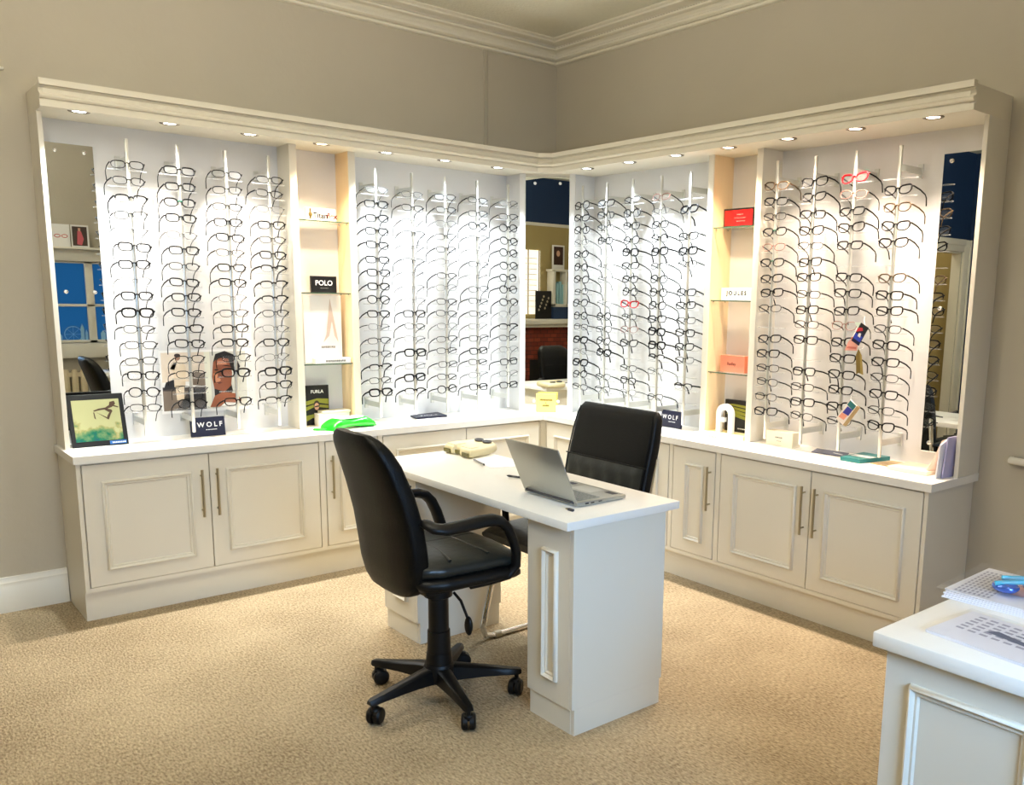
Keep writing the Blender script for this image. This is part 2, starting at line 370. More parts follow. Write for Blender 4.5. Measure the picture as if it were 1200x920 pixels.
# ------------------------------------------------------------------ display units
ZT = .737; TW = .704
def moulding(mb, s0, s1, z0, z1, d0):
    """raised picture-frame moulding: mitred loop"""
    prof = [(0, 0), (.002, .012), (.007, .015), (.012, .010), (.014, .005), (.020, .0065), (.024, .0)]
    cs = [(s0, z0, 1, 1), (s1, z0, -1, 1), (s1, z1, -1, -1), (s0, z1, 1, -1)]
    rings = [[(a+sa*i, d0+h, b+sb*i) for i, h in prof] for a, b, sa, sb in cs]
    R = [[mb.bm.verts.new(p) for p in r] for r in rings]
    for k in range(4):
        A, B = R[k], R[(k+1) % 4]
        for i in range(len(prof)-1): mb._f([A[i], A[i+1], B[i+1], B[i]])
    return mb
def handle(mb, s, d0, z0, z1):
    mb.cyl((s, d0+.028, z0), (s, d0+.028, z1), .006, 12)
    for z in (z0+.03, z1-.03): mb.cyl((s, d0, z), (s, d0+.028, z), .004, 8)
    return mb

def base_unit(f, label, s0, s1, doors, end=False):
    """doors: list of (s0, s1, mould s0, mould s1, handle s or None)"""
    c = Vector(f((s0+s1)/2, .2, 0))
    t = thing('base_cabinet', label, 'cabinet', c, 'cream base cabinets under the worktops')
    m = MB(); m.box(s0, s1, .003, .360, .132, TW-.001)
    if end: m.box(s1-.001, s1+.018, .003, .375, .132, TW-.001)
    m.build('body', M_cream, t, f)
    m = MB(); m.box(s0, s1, .359, .375, .132, .152)
    ed = [s0]+[x for dd in doors for x in dd[:2]]+[s1]; ed.sort()
    m.box(s0, ed[1]-.0025, .359, .375, .152, TW-.003); m.box(ed[-2]+.0025, s1, .359, .375, .152, TW-.003)
    m.build('face_frame', M_cream, t, f)
    MB().box(s0, s1+(.018 if end else 0), .003, .352, 0, .132).build('plinth', M_cream, t, f)
    for a, b, ma, mb_, h in doors:
        a, b = min(a, b), max(a, b)
        d = MB().box(a+.0022, b-.0022, .359, .377, .154, TW-.010, .0015, 1).build('door', M_cream, t, f)
        moulding(MB(), ma, mb_, .22, .62, .377).build('panel_moulding', M_cream, d, f, smooth=50)
        if h: handle(MB(), h, .377, .404, .626).build('handle', M_nickel, d, f)
    return t
for side, f in SIDES:
    e = 2.845 if side == 'left' else 2.864
    where = {'left': 'below the picture frame and mirror', 'right': 'at the end beside the paper-covered counter'}[side]
    base_unit(f, 'wide cream two-door base cabinet '+where, 1.78, e, [(1.797, 2.326, 1.884, 2.253, 2.298), (2.326, e-.001, 2.405, 2.79 if side == 'right' else 2.773, 2.366)], True)
    base_unit(f, 'narrow single-door cream base cabinet under the niche '+('holding the green wipes packet' if side == 'left' else 'with the white arch sign'), 1.455, 1.78, [(1.474, 1.763, 1.566, 1.69, 1.735)])
    base_unit(f, 'cream base cabinet '+('behind the desk end with the measuring device' if side == 'left' else 'behind the chrome-legged visitor chair'), .397, 1.455, [(.407, .926, .49, .86, .9), (.926, 1.444, .99, 1.37, .952)])
# worktops, mitred in the corner
for side, f in SIDES:
    e = 2.874 if side == 'left' else 2.902
    m = MB(); m.prism([(.002, .002), (e, .002), (e, .396), (.396, .396)], TW, ZT, lambda u, v, w: (u, v, w))
    o = m.build('worktop', M_top, f=f, loc=f(1.5, .2, TW))
    tag(o, 'white worktop on the cabinets under the '+('bay with the two-photo poster' if side == 'left' else 'bay with the colourful swing tags'), 'worktop', 'white worktops along the two walls')
# small corner post between the two runs of base cabinets
m = MB(); m.prism([(.36, -.36), (.36, -.396), (.378, -.396), (.396, -.378), (.396, -.36)], 0, TW-.001)
tag(m.build('corner_post', M_cream, loc=(.37, -.37, 0)), 'cream corner post where the two runs of base cabinets meet', 'post')

ZS = 2.155
def display(side, f):
    e = 2.862 if side == 'left' else 2.90
    t = thing('display_unit', 'tall cream wall display unit with '+('the white poster and black sign niche' if side == 'left' else 'the red sign and coral box niche'), 'display unit', Vector(f(1.6, .1, ZT)), 'eyewear display units over the worktops')
    for nm, a, b, mt in (('back_panel', 1.805, e-.019, M_panel), ('niche_back', 1.495, 1.768, M_panel), ('back_panel', .40, 1.458, M_panel)):
        MB().box(a, b, .002, .02, ZT, ZS).build(nm, mt, t, f)
    for a, b in ((1.458, 1.495), (1.768, 1.805)):
        MB().box(a, b, .002, .17, ZT, ZS, .001, 1).build('divider', M_cream, t, f)
    for a, b in ((1.495, 1.4965), (1.7665, 1.768)):
        MB().box(a, b, .02, .165, ZT, ZS).build('niche_lining', M_maple, t, f)
    MB().box(e-.019, e, .002, .183, ZT, ZS, .001, 1).build('end_panel', M_cream, t, f)
    MB().box(.38, .40, .002, .19, ZT, ZS).build('side_panel', M_panel, t, f)
    m = MB(); m.prism([(.002, .002), (e, .002), (e, .345), (.40, .345), (.373, .373)], ZS, 2.25); m.build('soffit', M_cream2, t, f)
    for z in (1.80, 1.437, 1.07):
        g = MB().box(1.4965, 1.7665, .021, .158, z-.006, z).build('glass_shelf', M_glass, t, f)
        MB().box(1.4965, 1.7665, .158, .1595, z-.006, z).build('front_edge', M_edge, g, f)
        m = MB()
        for q in (1.5, 1.763):
            for d in (.05, .14): m.cyl((q, d, z-.012), (q, d, z-.006), .004, 8)
        m.build('shelf_pin', M_nickel, g, f)
    return t
units = {}
for side, f in SIDES: units[side] = display(side, f)
# cornice of the display units
cp = [(-.008, 2.147), (-.008, 2.170), (-.020, 2.172), (-.020, 2.177), (-.006, 2.179), (.002, 2.185), (.003, 2.191), (-.002, 2.196), (-.016, 2.200), (-.020, 2.208), (-.016, 2.217), (-.004, 2.222), (-.012, 2.2235), (-.012, 2.2265), (.003, 2.228), (.003, 2.252), (-.025, 2.252), (-.025, 2.147)]
for i, (mb, nm) in enumerate(zip(sweep([(-o, z) for o, z in cp], [(.36, -2.876), (.36, -.416), (.416, -.36), (2.92, -.36)], [0, 1, 2]), 'abc')):
    mb.build('cornice' if nm != 'b' else 'cornice_corner', M_cream2, units['right' if nm == 'c' else 'left'], smooth=25)

# downlights and their lamps
WARM, PINK, COOL, NEUT = (1, .72, .46), (1, .80, .64), (.87, .95, 1.), (1, .93, .84)
cols = {'left': [COOL, COOL, COOL, WARM, NEUT, NEUT, COOL], 'right': [COOL, COOL, COOL, WARM, PINK, PINK, PINK]}
pw = {'left': [1, 1, 1, .9, 1, .95, 1.2], 'right': [1, 1.1, 1, .9, .95, .95, .8]}
ordn = ['first', 'second', 'third', 'fourth', 'fifth', 'sixth', 'seventh', 'eighth', 'ninth', 'tenth', 'eleventh', 'twelfth', 'thirteenth', 'fourteenth', 'fifteenth', 'sixteenth']
SPOTW = 72.
lampm = {}
for side, f in SIDES:
    for i in range(7):
        s = .645+.347*i; c = cols[side][i]; p = f(s, .288, ZS)
        t = thing('downlight', '%s recessed downlight from the corner mirror in the %s soffit' % (ordn[i], 'poster-side' if side == 'left' else 'red-sign-side'), 'downlight', p, 'recessed downlights in the display unit soffits')
        MB().lathe([(.026, 0), (.030, -.004), (.040, -.003), (.042, 0)], p).build('bezel', M_bronze, t)
        k = str(c)
        if k not in lampm: lampm[k] = mat('lamp'+str(len(lampm)), (255, 255, 255), .4, emit=tuple(int(255*x**.45) for x in c), estr=14.)
        MB().lathe([(.0, -.001), (.026, -.001), (.026, 0), (0, 0)], p).build('lamp', lampm[k], t)
        l = bpy.data.lights.new('spot', 'SPOT'); l.energy = SPOTW*pw[side][i]; l.color = c; l.spot_size = math.radians(106); l.spot_blend = 1.; l.shadow_soft_size = .022
        lo = bpy.data.objects.new('downlight_lamp', l); COL.objects.link(lo); lo.location = (p[0], p[1], ZS-.012)

# mirrors
def screw(mb, c, n):
    n = Vector(n).normalized(); u = n.cross(Vector((0, 0, 1))).normalized(); w = n.cross(u)
    mb.loft([[Vector(c)+n*h+(u*math.cos(k*PI/5)+w*math.sin(k*PI/5))*r for k in range(10)] for r, h in ((.009, 0), (.009, .004), (.006, .008), (.001, .010))])
for side, f, a, b in (('left', SL, 2.632, 2.84), ('right', SR, 2.645, 2.878)):
    t = thing('mirror', 'tall narrow mirror '+('behind the framed seascape picture' if side == 'left' else 'reflecting the navy wall and doorway, beside the standing brochures'), 'mirror', Vector(f((a+b)/2, .02, .8)), 'tall mirrors in the display units')
    MB().box(a, b, .0205, .026, .80, 2.055).build('mirror_glass', M_mirror, t, f)
    m = MB(); n = f(0, 1, 0)
    for z in (2.025, 1.42, .84):
        for s in (a+.035, b-.06): screw(m, f(s, .026, z), n)
    m.build('screw_cap', M_chrome, t)
t = thing('mirror', 'tall mirror set across the corner between the two glasses walls', 'mirror', (.295, -.295, ZT), 'tall mirrors in the display units')
q = math.sqrt(.5)
DG = lambda u, v, w: (.295+q*u+q*v, -.295+q*u-q*v, w)   # u across the corner, v out into the room
MB().box(-.166, .166, -.03, -.003, ZT, ZS).build('backing', M_cream, t, DG)
MB().box(-.133, .133, -.003, .003, .777, 2.135).build('mirror_glass', M_mirror, t, DG)
m = MB(); m.box(-.166, -.132, -.005, .012, ZT, ZS, .002); m.box(.132, .166, -.005, .012, ZT, ZS, .002); m.build('stile', M_panel, t, DG)
MB().box(-.132, .132, -.003, .008, ZT, .777, .002).build('bottom_rail', M_panel, t, DG)
m = MB()
for z in (2.1, .8):
    for u in (-.075, .075): screw(m, DG(u, .003, z), (q, -q, 0))
m.build('screw_cap', M_whiteink, t)

# ------------------------------------------------------------------ spectacle rods and glasses
ROWS, Z0, ZP = 16, 1.972, .0711
RD = .19
rods = {'b1': ('left', [2.536, 2.328, 2.119, 1.917], ["TTHTLBBLBKTTTBRT", "BBGBLBTBBBBBTTLR", "TTTBBTBBLTBBTK.B", "TTLBTBHHHTLBLKBH"]),
        'b2': ('left', [1.356, 1.142, .935, .724, .508], ["LBBBBBBBRBLTTHTK", "LTLTLTLLLBTLKLKH", "TTLTTLTLTTLTTTTR", "TTRTLTLTTTLTBTLB", "LTRRRRRRRLHTLBLB"]),
        'b3': ('right', [.497, .71, .925, 1.148, 1.358], ["RCRLRRRTRRTKLKRT", "BBTB.LL.LRTRK.TT", "TRBRKBBRrTpC.TBL", "pLBRKTRRRBKKHL.T", ".K.BKT.BBTBBT.H."]),
        'b4': ('right', [1.912, 2.122, 2.33, 2.541], ["tBTGpGBBT.BBTTTB", "CCBCTBBTBTB.BTBT", "rpBCB.BBBpBBBBBT", ".CtCC.tBBTBBTBTC"])}
bayname = {'b1': 'bay with the poster', 'b2': 'bay left of corner mirror', 'b3': 'bay right of corner mirror', 'b4': 'bay with the swing tags'}
frm = {k: mat('frame_'+k, c, .5, me_, spec=.12) for k, c, me_ in (('black', (3, 3, 3), 0), ('metal', (14, 13, 13), 0), ('silver', (70, 70, 70), .2), ('tort', (78, 62, 42), 0), ('red', (170, 16, 24), 0), ('pink', (140, 100, 90), 0), ('green', (16, 96, 74), 0))}
# style: (shape a, b, exponent, cat lift, rim radius, temple radius, half rim, frame colour, temple colour, words)
STY = {'K': (.0265, .0195, 3.2, 0, .0042, .0036, False, 'black', 'black', 'chunky black rectangular glasses'),
       'B': (.0260, .0180, 3.4, .001, .0028, .0029, False, 'black', 'black', 'black rectangular glasses'),
       'T': (.0260, .0165, 3.0, 0, .0018, .0026, False, 'metal', 'black', 'fine dark metal glasses'),
       'L': (.0255, .0165, 2.8, 0, .0011, .0018, False, 'silver', 'black', 'pale silver wire glasses'),
       'R': (.0245, .0215, 2.2, 0, .0027, .0028, False, 'black', 'black', 'black round glasses'),
       'C': (.0265, .0190, 2.6, .006, .0029, .0029, False, 'black', 'black', 'black cat-eye glasses'),
       'H': (.0260, .0165, 2.8, 0, .0034, .0034, True, 'black', 'black', 'black half-rim glasses'),
       'G': (.0260, .0190, 2.6, .002, .0028, .0029, False, 'black', 'black', 'green-bridged black glasses'),
       't': (.0260, .0185, 2.6, .003, .0027, .0028, False, 'tort', 'tort', 'mottled brown glasses'),
       'r': (.0265, .0185, 2.6, .006, .0034, .0030, False, 'red', 'black', 'red cat-eye glasses'),
       'p': (.0260, .0180, 2.6, .002, .0017, .0024, False, 'pink', 'black', 'pale pink glasses')}
PR = {}
def lens_curve(sx, a, b, ex, lift, n=22):
    pts = []
    for k in range(n):
        th = 2*PI*k/n; c, s_ = math.cos(th), math.sin(th)
        x = a*1.05*math.copysign(abs(c)**(2/ex), c); z = b*math.copysign(abs(s_)**(2/ex), s_)
        x *= 1-.10*(-z/b if z < 0 else 0)                       # narrower towards the bottom
        z += lift*max(0, x/a)*(1 if z > 0 else .3)
        X = sx*(.0362+x); pts.append((X, .9*X*X, z))
    return pts
def make_proto(key):
    a, b, ex, lift, rr, tr, half, fc, tcol, words = STY[key]
    m = MB()
    for sx in (-1, 1):
        c = lens_curve(sx, a, b, ex, lift)
        if half:
            top = [p for p in c if p[2] > -.002]; top.sort(key=lambda p: p[0]); m.tube(top, rr, 6); m.tube(c, .0007, 5, closed=True)
        else: m.tube(c, [rr*(1.15 if p[2] > 0 else .85) for p in c], 6, closed=True)
        h = sx*(.0362+a*1.05)
        m.tube([(h-sx*.001, .9*h*h, .008+lift*.8), (h+sx*.006, .9*h*h+.002, .008+lift*.8)], max(rr, .0014), 6)
        m.tube([(sx*.0085, .0005, -.004), (sx*.006, .004, -.008)], .0012, 5)
    front = m.build('frame_front', frm[fc], local=True)
    bridge = [(-.0095, 0, .004), (-.005, 0, .0075), (0, -.0005, .0085), (.005, 0, .0075), (.0095, 0, .004)]
    br = MB().tube(bridge, max(rr*1.1, .0012), 6).build('bridge', frm['green' if key == 'G' else fc], local=True)
    parts = [front, br]
    for sx in (-1, 1):
        c = lens_curve(sx, a*.985, b*.985, ex, lift)
        ln = MB(); ln._f([ln.bm.verts.new((p[0], p[1]+.0004, p[2])) for p in c]); parts.append(ln.build('lens', M_lens, local=True, smooth=0))
    for sx in (-1, 1):
        h = sx*(.0362+a*1.05+.006); y = .9*h*h; z = .008+lift*.8
        T = MB().tube([(h, y, z), (h+sx*.003, y+.045, z+.001), (h+sx*.002, y+.088, z-.003), (h, y+.104, z-.012), (h-sx*.003, y+.120, z-.040)], [tr, tr*1.0, tr*.9, tr*1.0, tr*1.1], 6, flat=(.7, 1.25))
        parts.append(T.build('temple', frm[tcol], local=True))
    return parts
n_glasses = 0
def place_glasses(key, bay, ri, row, idx, side, s, z):
    global n_glasses
    first = key not in PR
    if first: PR[key] = make_proto(key)
    src = PR[key]
    f = SL if side == 'left' else SR
    r = bpy.data.objects.new('glasses', None); COL.objects.link(r); r.empty_display_size = .03
    rnd = random.Random(ord(bay[1])*7919+ri*331+row*17)
    r.location = f(s+rnd.uniform(-.004, .004), RD+.0085, z+rnd.uniform(-.004, .004))
    r.rotation_euler = (-math.radians(rnd.uniform(9, 22)), math.radians(rnd.uniform(-3, 3)), (PI/2 if side == 'left' else 0)+math.radians(rnd.uniform(-5, 5)))
    tag(r, '%s, %s down on %s rod from left, %s' % (STY[key][9], ordn[idx], ordn[ri], bayname[bay]), 'glasses', 'spectacle frames on the display rods')
    for o in src:
        if first: o.parent = r
        else:
            c = o.copy(); c.parent = r; COL.objects.link(c)
    n_glasses += 1
pegsrc = None
for bay, (side, ss, codes) in rods.items():
    f = SL if side == 'left' else SR
    for ri0, (s, code) in enumerate(zip(ss, codes)):
        # rods are counted in picture order inside each bay
        ri = ri0
        p = Vector(f(s, RD, .77))
        t = thing('display_rod', '%s aluminium spectacle rod from the left, %s' % (ordn[ri], bayname[bay]), 'rod', p, 'aluminium rods carrying the glasses')
        MB().box(s-.007, s+.007, RD-.006, RD+.006, .77, 2.083, .003).build('pole', M_alu, t, f)
        for z in (1.995, .835):
            m = MB(); m.box(s-.005, s+.005, .021, RD-.005, z-.014, z+.014, .001, 1); m.box(s-.011, s+.011, .0205, .028, z-.03, z+.03, .001, 1); m.build('bracket', M_alu, t, f)
        idx = 0
        for row in range(ROWS):
            z = Z0-ZP*row
            pg = MB().box(s-.078, s+.078, RD-.018, RD-.0062, z-.024, z-.019) if pegsrc is None else None
            if pg:
                pegsrc = pg.build('acrylic_peg', M_acr, t, f); pegsrc_s = (s, f)
                base = [Vector(v.co) for v in pegsrc.data.vertices]
                pegL = pegsrc.data
                pegR = pegsrc.data.copy()
                rot = Matrix.Rotation(-PI/2, 4, 'Z'); pegR.transform(rot)
                peg0 = z
            else:
                o = bpy.data.objects.new('acrylic_peg', pegL if side == 'left' else pegR); COL.objects.link(o); o.parent = t; o.location = (0, 0, z-Z0)
            k = code[row]
            if k == '.': continue
            place_glasses(k, bay, ri, row, idx, side, s, z); idx += 1
print('glasses', n_glasses)

# ------------------------------------------------------------------ desk
DX0, DX1, DY0, DY1, DZ = 1.157, 2.502, -1.917, -1.408, .74
t = thing('desk', 'white-topped cream desk with two pedestals standing on the carpet', 'desk', ((DX0+DX1)/2, (DY0+DY1)/2, 0))
MB().box(DX0, DX1, DY0, DY1, DZ-.028, DZ, .002).build('desk_top', M_top, t)
for x0, x1, a in ((2.243, 2.490, 0), (1.20, 1.485, 1)):
    m = MB(); m.box(x0, x1-.018, -1.86, -1.466, .086, DZ-.0285); 
    m.box(x1-.018, x1, -1.878, -1.462, .092, DZ-.0285, .001, 1); m.box(x1-.018, x1, -1.868, -1.472, 0, .0925)
    o = m.build('pedestal', M_cream, t)
    MB().box(x0+.008, x1-.018, -1.870, -1.478, 0, .086).build('plinth', M_cream, o)
    FD = lambda u, v, w: (u, -v, w)
    MB().box(x0, x1-.019, 1.86, 1.878, .088, DZ-.030, .0012, 1).build('door', M_cream, o, FD)
    moulding(MB(), x0+.07+.02, x1-.018-.06, .165, .62, 1.878).build('panel_moulding', M_cream, o, FD, smooth=50)
# ------------------------------------------------------------------ front counter
t = thing('counter', 'cream panelled counter with white top under the sheaves of papers', 'counter', (3.83, -1.65, 0))
CX, CY0, CY1 = 3.615, -1.971, -1.33
MB().box(CX, 4.04, CY0, CY1, DZ-.034, DZ, .004).build('counter_top', M_top, t)
m = MB(); m.box(CX+.02, 4.02, CY0+.032, CY1-.02, .0, DZ-.0362); o = m.build('base', M_cream, t)
m = MB()
for a in (3.695,): moulding(m, a, a+.26, .1, .64, -(CY0+.032))
m.build('panel_moulding', M_cream, o, lambda u, v, w: (u, -v, w), smooth=50)
# ------------------------------------------------------------------ office chair (faces +y)
def sup(n, a, b, ex):
    out = []
    for k in range(n):
        th = 2*PI*(k+.5)/n; c, s_ = math.cos(th), math.sin(th)
        out.append((a*math.copysign(abs(c)**(2/ex), c), b*math.copysign(abs(s_)**(2/ex), s_)))
    return out
def interp(tab, x):
    for (x0, *a), (x1, *b) in zip(tab, tab[1:]):
        if x <= x1:
            u = (x-x0)/(x1-x0); u = max(0, min(1, u)); u = u*u*(3-2*u) if False else u
            return [p+(q_-p)*u for p, q_ in zip(a, b)]
    return list(tab[-1][1:])
OX, OY = 1.948, -2.065
t = thing('office_chair', 'black leather office chair with arms on a five-star castor base', 'chair', (OX, OY, 0))
# back: height, centre y, half width, half thickness
BT = [(.438, -.166, .085, .016), (.452, -.168, .135, .030), (.48, -.171, .170, .038), (.53, -.177, .192, .042), (.60, -.185, .198, .042), (.70, -.200, .198, .042), (.80, -.225, .192, .042), (.90, -.258, .178, .040), (.95, -.279, .162, .036), (.98, -.292, .140, .028), (.998, -.300, .108, .014)]
def back_rings(N=40, n=40):
    R = []
    for i in range(N+1):
        z = .438+(.998-.438)*i/N; cy, hw, ht = interp(BT, z)
        R.append([(OX+x, OY+cy+y+.022*(x/.2)**2, z) for x, y in sup(n, hw, ht, 4.5)])
    return R
b = MB().loft(back_rings()).build('backrest', M_leather, t, smooth=50)
m = MB()
for z in (.70, .83):
    cy, hw, ht = interp(BT, z); m.tube([(OX+x, OY+cy+ht+.022*(x/.2)**2, z) for x in [-.16+.32*k/12 for k in range(13)]], .004, 6)
m.build('seam', M_leather, b)
# seat pan + cushion
ST = [(-.175, .17, .010), (-.16, .205, .03), (-.10, .235, .036), (.05, .246, .036), (.15, .246, .034), (.20, .232, .026), (.222, .2, .012)]
def seat_rings(z0, kw, kh, bulge):
    R = []
    for i in range(23):
        y = -.175+.397*i/22; hw, hh = interp(ST, y)
        R.append([(OX+x, OY+y, z0+zz*kh+(bulge*(1-(x/.25)**2) if zz > 0 else 0)-.12*max(0, y-.12)) for x, zz in sup(24, hw*kw, hh, 3)])
    return R
MB().loft(seat_rings(.498, 1.03, 1.0, 0)).build('seat_pan', M_blackp, t, smooth=60)
b = MB().loft(seat_rings(.538, .97, .85, .02)).build('seat_cushion', M_leather_lit, t, smooth=60)
m = MB()
def top_z(x, y): return .538+.85*interp(ST, y)[1]+.02*(1-(x/.25)**2)-.12*max(0, y-.12)-.0045
for pts in ([(-.2, -.06), (-.1, -.045), (0, -.04), (.1, -.045), (.2, -.06)], [(-.2, .09), (-.1, .075), (0, .07), (.1, .075), (.2, .09)], [(-.02, -.15), (.0, -.04), (.0, .07), (-.02, .17)]):
    P4 = []
    for (xa, ya), (xb, yb) in zip(pts, pts[1:]):
        for k in range(4): P4.append((xa+(xb-xa)*k/4, ya+(yb-ya)*k/4))
    P4.append(pts[-1]); m.tube([(OX+x, OY+y, top_z(x, y)) for x, y in P4], .005, 8)
m.build('stitched_fold', M_leather_lit, b)
for sx in (-1, 1):
    x = OX+sx*.252
    path = [(x-sx*.062, -.150, .712), (x-sx*.03, -.152, .711), (x-sx*.006, -.145, .704), (x, -.11, .696), (x, -.04, .698), (x, .03, .702), (x, .075, .701), (x, .108, .690), (x, .134, .664), (x, .156, .62), (x-sx*.003, .172, .57), (x-sx*.008, .175, .525), (x-sx*.02, .15, .49), (x-sx*.045, .09, .474), (x-sx*.06, .02, .468)]
    MB().tube([(a, OY+b_, c) for a, b_, c in path], [.018, .02, .021, .022, .022, .023, .023, .0225, .022, .022, .022, .022, .021, .019, .017], 12, flat=(1.15, .75)).build('armrest', M_blackp, t, smooth=60)
OX = 1.967
m = MB(); m.box(OX-.09, OX+.09, OY-.1, OY+.1, .425, .466, .008); m.lathe([(.03, .38), (.05, .39), (.05, .43)], (OX, OY, 0)); m.build('tilt_mechanism', M_blackp, t)
m = MB(); m.lathe([(.030, .26), (.036, .262), (.036, .385), (.030, .387)], (OX, OY, 0)); m.lathe([(.038, .18), (.042, .182), (.040, .262), (.034, .264)], (OX, OY, 0)); m.lathe([(.05, .085), (.05, .11), (.046, .16), (.044, .182), (.038, .184)], (OX, OY, 0))
m.build('gas_column', M_blackp, t)
m = MB(); m.tube([(OX+.07, OY+.02, .415), (OX+.10, OY+.03, .39), (OX+.125, OY+.04, .335)], .005, 8); o = m.build('lever', M_blackp, t)
m = MB(); m.ball((OX+.13, OY+.042, .305), .022, (.9, .55, 1.6)); m.build('lever_paddle', M_blackp, o)
m = MB(); m.lathe([(.052, .075), (.056, .085), (.056, .125), (.05, .14), (.0, .14)], (OX, OY, 0)); m.build('hub', M_blackp, t)
for k, a in enumerate((205, 277, 349, 61, 133)):
    a = math.radians(a); c, s_ = math.cos(a), math.sin(a)
    def P(r, z, o=0): return (OX+r*c-o*s_, OY+r*s_+o*c, z)
    m = MB(); m.loft([[P(r, z0, -w), P(r, z0, w), P(r, z1-.006, w*.9), P(r, z1, w*.6), P(r, z1, -w*.6), P(r, z1-.006, -w*.9)] for r, w, z0, z1 in ((.03, .03, .075, .132), (.08, .026, .078, .128), (.16, .022, .080, .115), (.24, .019, .078, .102), (.283, .017, .076, .096), (.295, .011, .078, .092))])
    lg = m.build('base_leg', M_blackp, t, smooth=40)
    ca = a+(.9, .5, -.4, 1.2, 2.0)[k]; cc, cs = math.cos(ca), math.sin(ca)
    X, Y, _ = P(.278, 0)
    m = MB()
    for sgn in (-1, 1):
        n = Vector((-cs, cc, 0)); ctr = Vector((X-cc*.014, Y-cs*.014, .029))
        fr = lambda u, v, h: ctr+n*(sgn*h)+Vector((cc, cs, 0))*u+Vector((0, 0, 1))*v
        m.lathe([(.012, .004), (.029, .004), (.029, .018), (.024, .024), (.010, .025)], n=20, frame=fr)
    m.cyl((X, Y, .04), (X, Y, .085), .008, 10); m.ball((X-cc*.01, Y-cs*.01, .05), .021, (1, 1, .7), 12, 8)
    m.build('castor', M_blackp, lg)
# ------------------------------------------------------------------ cantilever visitor chair (faces -y)
VX = 1.855; HW = .24
t = thing('visitor_chair', 'black leather cantilever chair on a chrome tube frame behind the laptop', 'chair', (VX, -1.35, 0))
m = MB()
rt = [(VX+HW, -1.13, .80), (VX+HW, -1.165, .62), (VX+HW, -1.195, .49), (VX+HW, -1.23, .445), (VX+HW, -1.29, .435), (VX+HW, -1.48, .435), (VX+HW, -1.535, .42), (VX+HW, -1.565, .38), (VX+HW, -1.635, .10), (VX+HW, -1.645, .055), (VX+HW, -1.63, .022), (VX+HW, -1.59, .0125), (VX+HW, -1.2, .0125), (VX+HW-.02, -1.15, .0125), (VX+HW-.07, -1.13, .0125)]
m.tube(rt+[(2*VX-x, y, z) for x, y, z in rt[::-1]], .0125, 12); fr_ = m.build('frame', M_chrome, t, smooth=60)
for sx in (-1, 1): MB().cyl((VX+sx*HW, -1.585, .013), (VX+sx*HW, -1.555, .013), .0155, 12).build('floor_glide', mat('beige_glide', (200, 190, 165), .5), fr_)
VB = [(.55, 0.0, .235, .020), (.58, .004, .245, .034), (.66, .012, .25, .036), (.78, .038, .252, .036), (.88, .062, .25, .034), (.95, .078, .243, .030), (.975, .082, .236, .022), (.985, .084, .226, .010)]
R = []
for i in range(27):
    z = .55+.435*i/26; cy, hw, ht = interp(VB, z)
    R.append([(VX+x, -1.19+cy+y, z) for x, y in sup(36, hw, ht, 6)])
b = MB().loft(R).build('backrest', M_leather, t, smooth=50)
m = MB(); z = .765; cy, hw, ht = interp(VB, z); m.tube([(VX-hw, -1.19+cy-ht-.001, z), (VX+hw, -1.19+cy-ht-.001, z)], .003, 6)
for sx in (-1, 1): m.tube([(VX+sx*(interp(VB, zz)[1]-.012), -1.19+interp(VB, zz)[0]-interp(VB, zz)[2]-.0005, zz) for zz in [.57+.4*k/12 for k in range(13)]], .003, 6)
m.build('seam', M_leather, b)
lp = MB(); NU, NV = 48, 14; G = []
for j_ in range(NV+1):
    z = .585+(.762-.585)*j_/NV; cy, hw, ht = interp(VB, z); row_ = []
    for i_ in range(NU+1):
        u = -1+2*i_/NU; e = min(1, (1-abs(u))*8)*min(1, j_/2, (NV-j_)/2)
        row_.append(lp.bm.verts.new((VX+u*(hw-.016), -1.19+cy-ht-.0005-.006*e-.0022*e*math.sin(u*17+2.2*math.sin(z*34)), z)))
    G.append(row_)
for j_ in range(NV):
    for i_ in range(NU): lp._f([G[j_][i_], G[j_][i_+1], G[j_+1][i_+1], G[j_+1][i_]])
lp.build('lumbar_panel', M_leather_lit, b, smooth=60)
R = []
for i in range(23):
    y = -1.66+.44*i/22; u = i/22
    hh = .036*min(1, (math.sin(PI*max(.02, min(.98, u)))**.35)); hw = .235*(.94+.06*math.sin(PI*u)**.3)
    R.append([(VX+x, y, .485+zz-.06*max(0, .15-u)) for x, zz in sup(28, hw, hh, 4)])
b = MB().loft(R).build('seat', M_leather_lit, t, smooth=50)
for sx in (-1, 1):
    x = VX+sx*(HW+.022)
    MB().tube([(x, -1.505, .44), (x, -1.515, .55), (x, -1.50, .625), (x, -1.46, .652), (x, -1.38, .655), (x, -1.26, .650), (x, -1.19, .64), (x-sx*.02, -1.165, .635)], .014, 10, flat=(1.3, .9)).build('armrest', M_blackp, t, smooth=60)

